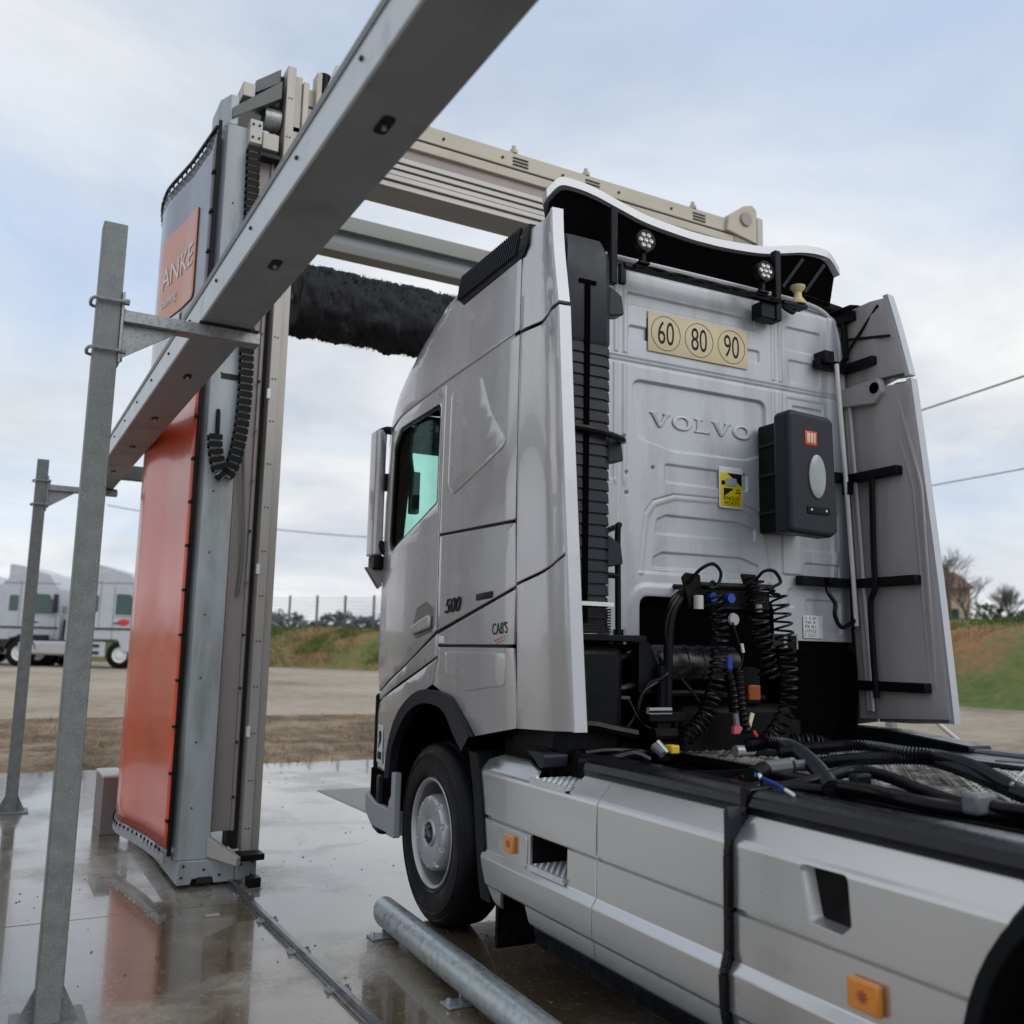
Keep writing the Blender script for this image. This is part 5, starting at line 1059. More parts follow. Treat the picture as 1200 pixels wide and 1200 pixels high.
# ---- wheels
def wheel(x, y, s, dual=False):
    """s = -1 left, 1 right: outer face towards s"""
    wl = bpy.data.objects.new('wheel', None); col.objects.link(wl); wl.parent = TK; wl.location = (x, y, 0.507); wl.scale = (-s, 1, 1)
    ty = MB().rev([(0.035, 0.295), (0.012, 0.31), (0.004, 0.322), (-0.001, 0.325), (-0.002, 0.330), (0.002, 0.333), (-0.001, 0.345), (-0.004, 0.40), (-0.002, 0.432), (-0.006, 0.435), (-0.006, 0.440), (-0.001, 0.443), (0.004, 0.462), (0.010, 0.470), (0.009, 0.476), (0.02, 0.492), (0.045, 0.508), (0.075, 0.512), (0.079, 0.503), (0.088, 0.503), (0.092, 0.513), (0.13, 0.514), (0.134, 0.504), (0.143, 0.504), (0.147, 0.514), (0.185, 0.513), (0.189, 0.503), (0.198, 0.503), (0.202, 0.512), (0.24, 0.508), (0.27, 0.485), (0.295, 0.44), (0.30, 0.36), (0.28, 0.295)], (0, 0, 0), 'x', 64)
    ty.build('tyre', 'tyre', wl, smooth=40)
    MB().rev([(0.03, 0.314), (0.010, 0.310), (0.004, 0.303), (0.006, 0.296), (0.018, 0.288), (0.03, 0.284)], (0, 0, 0), 'x', 56).build('rim_flange', 'hub_silver', wl, smooth=50)
    rm = MB().rev([(0.03, 0.284), (0.06, 0.272), (0.10, 0.266), (0.15, 0.258), (0.18, 0.235), (0.19, 0.20), (0.19, 0.05), (0.28, 0.05)], (0, 0, 0), 'x', 56); rm.build('rim', 'rim_grey', wl, smooth=40)
    for k in range(10):
        a = 2 * math.pi * (k + .5) / 10; MB().cyl((0.175, 0.236 * math.cos(a), 0.236 * math.sin(a)), (0.14, 0.246 * math.cos(a), 0.246 * math.sin(a)), 0.024, 10).build('hand_hole', 'cab_dark', wl)
    # trim cover with ten scallops
    hc = MB(); nn = 200; 
    def rad(a, r): 
        ph = (a * 10 / (2 * math.pi)) % 1.0; return r
    prof_ = [(0.16, 0.214), (0.03, 0.212), (0.006, 0.204), (-0.004, 0.192), (-0.006, 0.17), (-0.004, 0.10), (0.006, 0.078), (-0.006, 0.070), (-0.006, 0.060)]
    for i, (ax, r_) in enumerate(prof_):
        for k in range(nn):
            a = 2 * math.pi * k / nn; ph = abs(((k * 10 / nn) % 1.0) - 0.5); dent = 0.024 * max(0, 1 - (ph / 0.15) ** 2) * (1 if 2 <= i <= 3 else 0)
            hc.v.append((ax + (dent if i in (3, 4) and i == 3 else dent * 0.4), (r_) * math.cos(a), (r_) * math.sin(a)))
    hc.f = [(i * nn + k, i * nn + (k + 1) % nn, (i + 1) * nn + (k + 1) % nn, (i + 1) * nn + k) for i in range(len(prof_) - 1) for k in range(nn)]; hc.build('hub_cover', 'hub_silver', wl, smooth=30)
    for k in range(10):
        a = 2 * math.pi * (k + .5) / 10; c_ = Vector((0.0, 0.183 * math.cos(a), 0.183 * math.sin(a)))
        MB().cyl(c_ + Vector((0.02, 0, 0)), c_ + Vector((-0.006, 0, 0)), 0.013, 8, 0.010).build('nut_cap', 'alu_bright', wl)
    MB().cyl((0.02, 0, 0), (-0.004, 0, 0), 0.060, 24).build('hub_recess', 'dark_edge', wl)
    em = MB(); em.bar((-0.008, -0.04, -0.02), (-0.008, 0.035, 0.04), 0.012, 0.02, (1, 0, 0)); em.bar((-0.008, 0.04, -0.03), (-0.008, -0.02, 0.04), 0.012, 0.02, (1, 0, 0)); em.cyl((-0.004, 0, 0), (-0.012, 0, 0), 0.022, 12); em.build('hub_emblem', 'grey_plastic', wl)
    return wl
w1 = wheel(-1.205, 0.0, -1); w2 = wheel(1.205, 0.0, 1)
for s in (-1, 1):
    wheel(s * 1.22, -4.22, s); wheel(s * 0.90, -4.22, s)
MB().cyl((-0.95, 0, 0.5), (0.95, 0, 0.5), 0.06, 12).build('front_axle', 'grimy_black', TK)
MB().cyl((-0.7, -4.22, 0.5), (0.7, -4.22, 0.5), 0.10, 12).rev([(-0.3, 0.1), (-0.15, 0.24), (0.15, 0.24), (0.3, 0.1)], (0, -4.22, 0.5), 'x', 16).build('rear_axle', 'grimy_black', TK)

# ---- chassis skirts
SP = [(1.035, -1.150), (1.026, -1.164), (1.018, -1.171), (0.966, -1.217), (0.957, -1.225), (0.946, -1.232), (0.932, -1.2355), (0.738, -1.236), (0.7325, -1.222), (0.7245, -1.222), (0.718, -1.236), (0.572, -1.237), (0.567, -1.2395), (0.540, -1.2585), (0.534, -1.260), (0.420, -1.257), (0.416, -1.256), (0.410, -1.249), (0.404, -1.247), (0.338, -1.238), (0.330, -1.233), (0.312, -1.205)]
Zp = [p[0] for p in SP][::-1]; Xp = [p[1] for p in SP][::-1]
def skx(y, z): return float(np.interp(z, Zp, Xp))
ZS_ = sorted(set([round(z + e, 5) for z in Zp for e in (0,)]))
def skirt(name, outer, holes=()): return panel(name, outer, skx, 'skirt_paint', TK, holes, thick=0.016, bev=0.002, sl=0.4, zs=ZS_, smooth=0)
step_hole = rect(-1.632, -1.292, 0.572, 0.722)
A_ = skirt('skirt_panel', [(-0.735, 1.00), (-0.74, 0.90), (-0.77, 0.70), (-0.82, 0.50), (-0.875, 0.40), (-0.93, 0.345), (-1.0, 0.325), (-1.02, 0.406), (-1.27, 0.406), (-1.30, 0.314), (-1.864, 0.314), (-1.864, 1.034), (-1.655, 1.034), (-1.628, 0.950), (-1.30, 0.950), (-1.275, 1.0), (-1.10, 1.034), (-0.85, 1.034)], [fillet(step_hole, 0.012)])
B_ = skirt('skirt_panel', rect(-2.692, -1.870, 0.314, 1.034))
hole = fillet([(-3.022, 0.935), (-3.212, 0.937), (-3.222, 0.800), (-3.185, 0.770), (-3.060, 0.775)], 0.02)
C_ = skirt('skirt_panel', [(-2.715, 0.314), (-2.715, 1.034), (-3.70, 1.034), (-3.745, 1.0), (-3.715, 0.93), (-3.66, 0.83), (-3.615, 0.72), (-3.595, 0.60), (-3.60, 0.42), (-3.615, 0.314)], [hole])
for o in (A_, B_, C_): mirror(o)
sb = MB()
for y0, y1 in ((-1.29, -2.69), (-2.72, -3.60)): sb.prism([(-1.212, 0.32), (-1.20, 0.24), (-1.16, 0.215), (-0.9, 0.215), (-0.9, 0.32)], 'y', y0, y1)
sbo = sb.build('skirt_rubber', 'wet_black', TK, bevel=0.006); mirror(sbo)
ib = MB(); ib.b(-1.195, -0.62, -3.45, -1.66, 0.26, 1.0); ib.b(-0.98, -0.62, -1.66, -1.25, 0.26, 0.95); mirror(ib.build('fuel_tank', 'grimy_black', TK, bevel=0.03))
# trim around the step and filler hole
MB().prism(fillet([(-0.88, 0.712), (-0.93, 0.62), (-1.06, 0.56), (-1.27, 0.560), (-1.27, 0.712)], 0.02), 'x', -1.243, -1.235).build('skirt_emboss', 'skirt_paint', TK, bevel=0.006)
mk = MB(); mk.b(-1.262, -1.242, -1.165, -1.07, 0.610, 0.690); mk.build('side_marker', 'orange_lens', TK, bevel=0.006)
MB().b(-1.264, -1.261, -1.135, -1.10, 0.635, 0.665).build('marker_core', 'reflector_orange', TK)
MB().b(-1.262, -1.238, -3.335, -3.22, 0.595, 0.680).build('side_marker', 'orange_lens', TK, bevel=0.008)
MB().bar((-1.2615, -3.292, 0.626), (-1.2615, -3.264, 0.649), 0.004, 0.006).bar((-1.2615, -3.292, 0.649), (-1.2615, -3.264, 0.626), 0.004, 0.006).bar((-1.2615, -3.278, 0.620), (-1.2615, -3.278, 0.655), 0.004, 0.006).bar((-1.2615, -3.298, 0.6375), (-1.2615, -3.258, 0.6375), 0.004, 0.006).build('marker_core', 'reflector_orange', TK)
hw = MB(); ho = hole; hi = [(-3.12 + (y + 3.12) * 0.82 - 0.02, 0.86 + (z - 0.86) * 0.80 + 0.012) for y, z in hole]; n_ = len(ho)
hw.v = [(-1.232, y, z) for y, z in ho] + [(-1.15, y, z) for y, z in hi]; hw.f = [(i, (i + 1) % n_, n_ + (i + 1) % n_, n_ + i) for i in range(n_)]; hw.build('filler_surround', 'skirt_paint', TK, smooth=40)
MB().b(-1.16, -1.10, -3.25, -2.99, 0.74, 0.96).build('filler_well', 'print_black', TK)
MB().rev([(0.0, 0.0), (0.0, 0.045), (0.02, 0.05), (0.04, 0.05)], (-1.185, -3.13, 0.855), 'x', 20).rev([(-0.004, 0.03), (-0.006, 0.036), (0.0, 0.040)], (-1.185, -3.13, 0.855), 'x', 20).build('filler_cap', 'slate_plastic', TK)
sm_ = MB()
for z0, y0, y1, x1 in ((0.975, -1.622, -1.308, -1.03), (0.592, -1.625, -1.299, -1.04)):
    k = MB(); k.b(-1.250, x1, y0, y1, z0 - 0.016, z0); k.b(-1.254, -1.244, y0, y1, z0 - 0.022, z0 + 0.004)
    for i in range(6):
        for j in range(13): k.rev([(0.0, 0.009), (0.0035, 0.0065), (0.004, 0.0)], (-1.232 + i * 0.034 + (0.0 if j % 2 else 0.017), y0 + 0.015 + j * (y1 - y0 - .03) / 12, z0), 'z', 7)
    k.build('step_tread', 'alu_bright', TK, smooth=40)
MB().b(-1.03, -1.0, -1.66, -1.27, 0.55, 0.76).b(-1.215, -1.0, -1.66, -1.27, 0.745, 0.765).b(-1.215, -1.0, -1.288, -1.265, 0.55, 0.75).b(-1.215, -1.0, -1.68, -1.655, 0.55, 0.75).build('step_recess', 'print_black', TK)
MB().b(-1.02, -0.99, -1.66, -1.29, 0.95, 1.09).build('step_recess', 'print_black', TK)
MB().prism(fillet([(-1.10, 1.085), (-1.19, 1.05), (-1.245, 1.012), (-1.285, 1.012), (-1.30, 1.085)], 0.03), 'x', -1.17, -1.04).build('corner_cap', 'slate_plastic', TK, bevel=0.015)
# black caps along the skirt tops and the rubber strap between panels
capp = [(-1.168, 1.030), (-1.176, 1.055), (-1.165, 1.085), (-1.13, 1.105), (-1.03, 1.108), (-1.0, 1.09), (-1.0, 1.0), (-1.14, 1.0)]
for y0, y1 in ((-1.655, -2.688), (-2.722, -3.745)):
    mirror(MB().prism(capp, 'y', y0, y1).build('skirt_cap', 'wet_black', TK, bevel=0.004))
stp_ = MB()
zz = [1.115, 1.05, 1.02, 0.955, 0.90, 0.74, 0.70, 0.60, 0.55, 0.53, 0.42, 0.34, 0.30]; pts = [(skx(0, min(z, 1.03)) - 0.012, -2.7035, z) for z in zz]
for p, q in zip(pts, pts[1:]): stp_.bar(p, q, 0.030, 0.020, (1, 0, 0))
stp_.build('joint_strap', 'black_rubber', TK, bevel=0.003)
MB().prism(fillet([(-2.69, 0.80), (-2.69, 1.04), (-2.705, 1.06), (-2.72, 1.02), (-2.715, 0.80)], 0.006), 'x', -1.252, -1.20).build('strap_keeper', 'slate_plastic', TK)
# rear mudguards
for s in (-1, 1):
    mg2 = MB(); aa = np.linspace(R(-12), R(192), 34)
    for xx, r_ in ((-1.262, 0.60), (-1.262, 0.645), (-0.60, 0.645), (-0.60, 0.60)): mg2.v += [(-s * xx, -4.22 + r_ * math.cos(a), 0.52 + r_ * math.sin(a)) for a in aa]
    n_ = len(aa); mg2.f = [(r_ * n_ + i, r_ * n_ + i + 1, ((r_ + 1) % 4) * n_ + i + 1, ((r_ + 1) % 4) * n_ + i) for r_ in range(4) for i in range(n_ - 1)]; mg2.build('rear_mudguard', 'black_plastic', TK, bevel=0.006)
# ---- frame and deck
for s in (-1, 1):
    MB().prism([(s * 0.38, 0.72), (s * 0.47, 0.72), (s * 0.47, 1.015), (s * 0.38, 1.015)], 'y', -5.2, 1.0).build('frame_rail', 'grimy_black', TK, bevel=0.004)
for y in (-0.3, -1.5, -2.4, -3.3, -4.9): MB().b(-0.38, 0.38, y - 0.05, y + 0.05, 0.75, 0.99).build('cross_member', 'grimy_black', TK)
MB().b(-1.0, -0.48, -3.6, -1.0, 0.90, 0.985).build('side_deck', 'grimy_black', TK, bevel=0.01)
MB().b(0.48, 1.0, -3.6, -1.0, 0.90, 0.985).build('side_deck', 'grimy_black', TK, bevel=0.01)
dk = MB().b(-0.40, 0.62, -3.45, -1.26, 1.060, 1.070).build('tread_plate', 'tread_dirty', TK, bevel=0.002)
dm = MB(); pit = 0.052
for j, y in enumerate(np.arange(-3.43, -1.28, pit)):
    for i, x in enumerate(np.arange(-0.385, 0.61, pit)):
        a = R(45 if (i + j) % 2 else -45) ; c_, s_ = math.cos(a) * 0.021, math.sin(a) * 0.021; px_, py_ = -math.sin(a) * 0.0065, math.cos(a) * 0.0065
        dm.add([(x - c_, y - s_, 1.070), (x + px_, y + py_, 1.0702), (x + c_, y + s_, 1.070), (x - px_, y - py_, 1.0702), (x - c_ * .5, y - s_ * .5, 1.076), (x + c_ * .5, y + s_ * .5, 1.076)], [(0, 1, 5, 4), (1, 2, 5), (2, 3, 4, 5), (3, 0, 4)])
stuff(dm.build('tread_bars', 'tread_dirty', dk, smooth=0))
fr_ = MB(); fr_.bar((-0.42, -3.45, 1.055), (-0.42, -1.26, 1.055), 0.03, 0.03); fr_.bar((-0.85, -1.70, 1.02), (-0.40, -1.95, 1.05), 0.035, 0.025); fr_.bar((-0.80, -2.05, 1.02), (-0.40, -2.05, 1.05), 0.03, 0.03); fr_.bar((-1.0, -2.75, 1.01), (-0.62, -2.45, 1.02), 0.03, 0.03); fr_.build('deck_frame', 'grimy_black', TK)
MB().b(0.66, 1.0, -3.6, -0.9, 0.985, 1.09).build('battery_cover', 'wet_black', TK, bevel=0.02)
MB().prism(fillet([(-0.80, 1.10), (-0.95, 1.16), (-1.35, 1.165), (-1.9, 1.12), (-1.9, 1.05), (-0.80, 1.05)], 0.02), 'x', 1.0, 1.17).build('right_cap_rise', 'wet_black', TK, bevel=0.008)
# fifth wheel
fw = MB(); fw.prism(fillet([(-0.45, -4.0), (0.45, -4.0), (0.42, -4.5), (0.16, -4.75), (0.06, -4.35), (-0.06, -4.35), (-0.16, -4.75), (-0.42, -4.5)], 0.04), 'z', 1.16, 1.21); fw.b(-0.5, -0.38, -4.4, -4.1, 1.0, 1.16); fw.b(0.38, 0.5, -4.4, -4.1, 1.0, 1.16); fw.build('fifth_wheel', 'wet_black', TK, bevel=0.005)
# ---- under the cab
MB().b(-0.38, 0.38, -1.3, 0.9, 0.62, 1.30).build('engine', 'grimy_black', TK, bevel=0.04)
MB().b(-1.10, -0.72, -1.30, -0.78, 1.05, 1.60).build('air_cleaner', 'black_plastic', TK, bevel=0.05)
MB().b(-1.10, -0.55, -1.22, -0.72, 0.80, 1.12).build('engine_side', 'grimy_black', TK, bevel=0.02)
MB().b(0.55, 1.13, -1.05, -0.45, 0.85, 1.60).build('exhaust_box', 'cab_dark', TK, bevel=0.03)
MB().add([(0.5, -1.05, 1.60), (0.98, -1.05, 1.60), (0.92, -1.10, 1.22), (0.80, -1.12, 1.02), (0.5, -1.1, 1.02)], [(0, 1, 2, 3, 4)]).build('splash_sheet', 'cab_dark', TK)
cy = MB().rev([(-0.50, 0.0), (-0.50, 0.095), (-0.47, 0.112), (-0.30, 0.112), (-0.295, 0.118), (-0.275, 0.118), (-0.27, 0.112), (-0.20, 0.112), (-0.195, 0.118), (-0.175, 0.118), (-0.17, 0.112), (0.05, 0.112), (0.05, 0.0)], (0, -1.15, 1.50), 'x', 32); cy.build('air_tank', 'wet_black', TK)
MB().prism(fillet([(-0.62, 1.36), (-0.62, 1.62), (-0.56, 1.62), (-0.50, 1.50), (-0.50, 1.36)], 0.02), 'y', -1.27, -1.20).build('tank_bracket', 'black_plastic', TK)
ep = MB()
for p in ([(-0.86, -1.2, 1.55), (-0.74, -1.25, 1.53), (-0.60, -1.2, 1.56)], [(-0.85, -1.2, 1.40), (-0.72, -1.26, 1.38), (-0.55, -1.2, 1.42)], [(-0.84, -1.22, 1.34), (-0.66, -1.24, 1.33)], [(-0.42, -1.25, 1.1), (-0.43, -1.25, 1.33), (-0.36, -1.25, 1.36), (0.0, -1.25, 1.35), (0.25, -1.2, 1.33)]): ep.tube(catmull(p, 6), 0.02, 8)
ep.build('coolant_pipe', 'black_rubber', TK)
MB().b(-0.40, 0.46, -1.27, -1.20, 1.05, 1.22).build('gearbox_cover', 'black_plastic', TK, bevel=0.02)
for x0, x1 in ((-0.69, -0.58), (0.50, 0.61)):
    o_ = MB().b(x0, x1, -1.10, -1.0, 1.60, 1.69).build('cab_mount', 'galvanised', TK, bevel=0.006); MB().b(x0 + 0.03, x1 - 0.03, -1.115, -1.10, 1.60, 1.68).build('mount_bolt', 'black_plastic', o_)
MB().cyl((-0.50, -1.30, 1.05), (-0.50, -1.30, 1.50), 0.03, 10).build('valve_post', 'black_plastic', TK)
vb = MB().b(-0.66, -0.44, -1.42, -1.28, 1.23, 1.275).b(-0.60, -0.52, -1.40, -1.30, 1.04, 1.23).cyl((-0.63, -1.40, 1.17), (-0.49, -1.40, 1.17), 0.032, 10).cyl((-0.62, -1.40, 1.10), (-0.50, -1.40, 1.10), 0.030, 10).build('valve_block', 'grimy_black', TK, bevel=0.004)
MB().b(-0.665, -0.53, -1.425, -1.40, 1.268, 1.298).build('valve_label', 'sticker_grey', vb)
MB().b(-0.665, -0.53, -1.428, -1.424, 1.274, 1.286).build('valve_print', 'print_black', vb)
MB().cyl((-0.66, -1.45, 1.12), (-0.64, -1.50, 1.085), 0.020, 10).build('coupling', 'grey_plastic', TK)
MB().b(-0.59, -0.54, -1.50, -1.44, 1.085, 1.125).build('yellow_coupling', 'yellow_plastic', TK, bevel=0.006)
MB().cyl((-0.63, -1.44, 1.14), (-0.60, -1.48, 1.09), 0.014, 8).build('coupling', 'alu', TK)
# socket bracket on the wall
MB().prism(fillet([(-0.415, 1.95), (-0.39, 1.975), (-0.30, 1.97), (-0.285, 1.80), (-0.37, 1.80)], 0.012), 'y', -1.36, -1.345).build('socket_bracket', 'grimy_black', TK, bevel=0.003)
MB().prism(fillet([(-0.03, 1.99), (0.08, 1.99), (0.06, 1.93), (0.0, 1.92)], 0.012), 'y', -1.36, -1.345).build('socket_bracket', 'grimy_black', TK, bevel=0.003)
MB().tube([(-0.30, -1.345, 1.915), (0.19, -1.345, 1.925)], 0.018, 8).tube([(-0.36, -1.34, 1.80), (0.16, -1.34, 1.806)], 0.010, 8).b(-0.28, 0.18, -1.34, -1.32, 1.81, 1.905).tube([(-0.2, -1.33, 1.9), (-0.2, -1.0, 1.93)], 0.016, 6).tube([(0.1, -1.33, 1.9), (0.1, -1.0, 1.93)], 0.016, 6).build('socket_panel', 'grimy_black', TK)
for x in (-0.242, -0.124): MB().rev([(0.0, 0.0), (0.0, 0.026), (0.03, 0.030), (0.05, 0.022)], (x, -1.395, 1.853), 'y', 8).build('air_socket', 'blue_plastic', TK)
MB().cyl((-0.325, -1.375, 1.86), (-0.325, -1.375, 1.79), 0.026, 12).build('socket_plug', 'box_top', TK); MB().cyl((0.075, -1.375, 1.83), (0.075, -1.375, 1.79), 0.018, 10).build('socket_plug', 'white_print', TK)
# coiled air and electric lines
C1 = MB(); C1.coil([(-0.254, -1.40, 1.88), (-0.228, -1.42, 1.72), (-0.242, -1.43, 1.548), (-0.288, -1.44, 1.356), (-0.369, -1.45, 1.23), (-0.474, -1.46, 1.155)], 0.040, 0.0072, 25)
C1.tube(catmull([(-0.379, -1.37, 1.92), (-0.36, -1.39, 1.96), (-0.324, -1.41, 2.0), (-0.263, -1.42, 2.022), (-0.215, -1.42, 1.98), (-0.237, -1.42, 1.915), (-0.29, -1.42, 1.90), (-0.27, -1.42, 1.93), (-0.22, -1.41, 1.90)], 8), 0.0095, 6); C1.build('coiled_line', 'black_rubber', TK)
C2 = MB(); C2.coil([(0.04, -1.38, 1.97), (0.05, -1.39, 1.86), (0.052, -1.40, 1.732), (0.072, -1.41, 1.575), (0.10, -1.42, 1.45)], lambda t: 0.045 + 0.008 * t, 0.0075, 15); C2.build('coiled_line', 'black_rubber', TK)
C3 = MB(); C3.coil([(0.135, -1.44, 1.90), (0.151, -1.46, 1.778), (0.17, -1.47, 1.6), (0.176, -1.48, 1.423), (0.143, -1.49, 1.27), (0.03, -1.50, 1.15), (-0.05, -1.50, 1.11)], lambda t: 0.048 - 0.006 * t, 0.0070, 19)
C3.tube(catmull([(0.03, -1.40, 1.95), (0.06, -1.43, 2.0), (0.115, -1.45, 2.005), (0.150, -1.46, 1.95), (0.10, -1.46, 1.92), (0.09, -1.45, 1.89), (0.15, -1.45, 1.88)], 8), 0.0095, 6); C3.build('coiled_line', 'black_rubber', TK)
C4 = MB(); C4.coil([(-0.165, -1.40, 1.49), (-0.15, -1.42, 1.38), (-0.146, -1.43, 1.27)], 0.022, 0.007, 16); C4.build('coiled_line', 'black_rubber', TK)
C5 = MB(); C5.coil([(-0.11, -1.42, 1.49), (-0.102, -1.43, 1.30), (-0.085, -1.45, 1.17)], 0.023, 0.007, 24); C5.build('coiled_line', 'black_rubber', TK)
C6 = MB(); C6.coil([(0.12, -1.55, 1.13), (0.22, -1.60, 1.13), (0.30, -1.62, 1.10)], 0.035, 0.009, 9); C6.build('coiled_line', 'black_rubber', TK)
MB().cyl((-0.165, -1.41, 1.49), (-0.165, -1.41, 1.55), 0.022, 10).build('line_plug', 'blue_plastic', TK)
MB().cyl((-0.15, -1.44, 1.27), (-0.15, -1.45, 1.21), 0.016, 8).build('line_plug', 'grey_plastic', TK)
MB().prism([(-0.175, 1.165), (-0.135, 1.165), (-0.115, 1.195), (-0.15, 1.225), (-0.17, 1.20)], 'y', -1.46, -1.43).build('line_tag', mat('pink_tag', (0.62, 0.10, 0.13), 0.5), TK, bevel=0.006)
MB().bar((-0.085, -1.46, 1.19), (-0.055, -1.46, 1.27), 0.010, 0.022).build('line_tag', 'plate_cream', TK)
MB().bar((-0.075, -1.49, 1.185), (-0.045, -1.51, 1.115), 0.028, 0.016).build('tap_handle', 'red_plastic', TK, bevel=0.004)
MB().cyl((-0.035, -1.58, 1.10), (-0.035, -1.55, 1.12), 0.038, 14).cyl((-0.035, -1.55, 1.12), (0.06, -1.62, 1.13), 0.010, 8).build('tap_knob', 'sticker_grey', TK)
MB().cyl((-0.15, -1.58, 1.10), (-0.04, -1.60, 1.10), 0.032, 12).build('coupling_body', 'black_plastic', TK); MB().cyl((-0.27, -1.58, 1.10), (-0.16, -1.58, 1.10), 0.026, 12).build('coupling_body', 'galvanised', TK)
MB().b(0.065, 0.145, -1.30, -1.275, 1.325, 1.405).build('reflector', 'reflector_orange', TK, bevel=0.006); MB().b(0.05, 0.16, -1.275, -1.25, 1.31, 1.50).build('reflector_bracket', 'grimy_black', TK)
MB().rev([(0, 0.0), (0, 0.03), (0.012, 0.035), (0.02, 0.03)], (-0.085, -1.37, 1.745), 'y', 14).build('gauge', 'sticker_grey', TK)
MB().tube(catmull([(-0.10, -1.37, 1.73), (-0.08, -1.38, 1.65), (-0.055, -1.39, 1.56), (-0.07, -1.39, 1.50), (-0.11, -1.39, 1.47)], 6), 0.006, 6).build('thin_cable', 'black_rubber', TK)
MB().cyl((-0.068, -1.40, 1.62), (-0.058, -1.40, 1.575), 0.009, 8).build('cable_sleeve', 'white_tube', TK)
H = MB()
H.tube(catmull([(-0.352, -1.30, 1.905), (-0.45, -1.31, 1.826), (-0.488, -1.32, 1.694), (-0.488, -1.32, 1.564), (-0.467, -1.32, 1.479), (-0.53, -1.32, 1.427), (-0.624, -1.32, 1.372), (-0.659, -1.32, 1.289), (-0.64, -1.32, 1.2)], 8), 0.011, 7)
H.tube(catmull([(-0.36, -1.31, 1.90), (-0.46, -1.33, 1.80), (-0.50, -1.33, 1.68), (-0.475, -1.33, 1.50), (-0.52, -1.33, 1.44), (-0.60, -1.31, 1.40), (-0.66, -1.31, 1.27), (-0.73, -1.31, 1.18)], 8), 0.010, 7); H.build('air_hose', 'black_rubber', TK)
MB().tube(catmull([(-0.345, -1.31, 1.89), (-0.438, -1.32, 1.795), (-0.47, -1.32, 1.672), (-0.478, -1.32, 1.458), (-0.484, -1.32, 1.20)], 8), 0.024, 8).build('hose_bundle', 'black_plastic', TK)
MB().tube(catmull([(-0.42, -1.35, 1.44), (-0.36, -1.38, 1.36), (-0.31, -1.40, 1.27), (-0.30, -1.40, 1.20)], 6), 0.009, 6).tube(catmull([(-0.70, -1.3, 1.33), (-0.66, -1.36, 1.22), (-0.55, -1.38, 1.17)], 6), 0.005, 6).build('thin_cable', 'black_rubber', TK)
MB().tube(catmull([(-1.10, -1.30, 1.20), (-0.95, -1.34, 1.215), (-0.84, -1.36, 1.195), (-0.70, -1.36, 1.17)], 6), 0.028, 8).build('cross_hose', 'black_rubber', TK)
MB().tube(catmull([(-1.08, -1.45, 1.06), (-0.95, -1.5, 1.07), (-0.80, -1.48, 1.09), (-0.72, -1.5, 1.06)], 6), 0.022, 8).tube(catmull([(-1.0, -1.38, 1.09), (-0.85, -1.4, 1.10), (-0.6, -1.42, 1.08)], 6), 0.016, 8).build('cross_hose', 'black_rubber', TK)
# hoses across the deck
for nm, pts, r_, corr_ in (
    ('conduit', [(-0.461, -1.886, 1.16), (-0.36, -1.93, 1.17), (-0.353, -2.067, 1.16), (-0.564, -2.409, 1.13), (-0.774, -2.706, 1.09)], 0.030, True),
    ('conduit', [(-0.467, -2.10, 1.15), (-0.249, -2.15, 1.17), (-0.111, -2.224, 1.18), (-0.06, -2.405, 1.17), (0.0, -2.53, 1.165), (-0.068, -2.738, 1.15), (-0.327, -3.086, 1.13)], 0.024, True),
    ('conduit', [(-0.482, -2.277, 1.12), (-0.279, -2.335, 1.14), (-0.091, -2.389, 1.145), (0.012, -2.515, 1.14), (-0.129, -2.819, 1.12), (-0.356, -3.152, 1.11), (-0.5, -3.4, 1.10)], 0.025, True),
    ('deck_hose', [(-0.876, -2.55, 1.08), (-0.728, -2.596, 1.11), (-0.53, -2.57, 1.13), (-0.525, -2.71, 1.13), (-0.653, -2.987, 1.12), (-0.712, -3.182, 1.11), (-0.682, -3.3, 1.11), (-0.60, -3.7, 1.11)], 0.022, False),
    ('deck_hose', [(-0.693, -2.307, 1.08), (-0.712, -2.514, 1.09), (-0.747, -2.718, 1.10), (-0.747, -2.891, 1.10), (-0.792, -3.07, 1.10), (-0.732, -3.2, 1.09), (-0.60, -3.4, 1.09)], 0.026, False),
    ('deck_hose', [(-1.0, -2.45, 1.06), (-0.901, -2.514, 1.08), (-0.793, -2.619, 1.08), (-0.70, -2.76, 1.08)], 0.022, False),
    ('deck_hose', [(-0.80, -2.25, 1.06), (-0.70, -2.28, 1.085), (-0.60, -2.24, 1.10), (-0.50, -2.2, 1.10)], 0.028, False)):
    k = MB(); k.corr(pts, r_) if corr_ else k.tube(catmull(pts, 8), r_, 10); k.build(nm, 'wet_black' if corr_ else 'black_rubber', TK, smooth=50)
MB().tube(catmull([(-0.92, -2.50, 1.105), (-0.98, -2.58, 1.12), (-1.03, -2.70, 1.118), (-1.08, -2.80, 1.115)], 6), 0.007, 6).build('stray_wire', 'blue_plastic', TK)
MB().tube(catmull([(-0.86, -2.42, 1.11), (-0.90, -2.47, 1.115), (-0.92, -2.50, 1.105)], 6), 0.007, 6).tube([(-1.08, -2.80, 1.115), (-1.12, -2.88, 1.112)], 0.006, 6).build('stray_wire', 'white_print', TK)
MB().cyl((-0.72, -2.30, 1.115), (-0.62, -2.33, 1.125), 0.030, 10).cyl((-0.60, -2.33, 1.125), (-0.52, -2.36, 1.13), 0.022, 10).build('connector', 'grey_plastic', TK); MB().cyl((-0.86, -2.38, 1.10), (-0.74, -2.31, 1.11), 0.034, 12).build('connector', 'grimy_black', TK)
MB().b(-0.855, -0.835, -2.395, -2.365, 1.10, 1.115).build('blue_clip', mat('light_blue', (0.05, 0.30, 0.65), 0.4), TK)
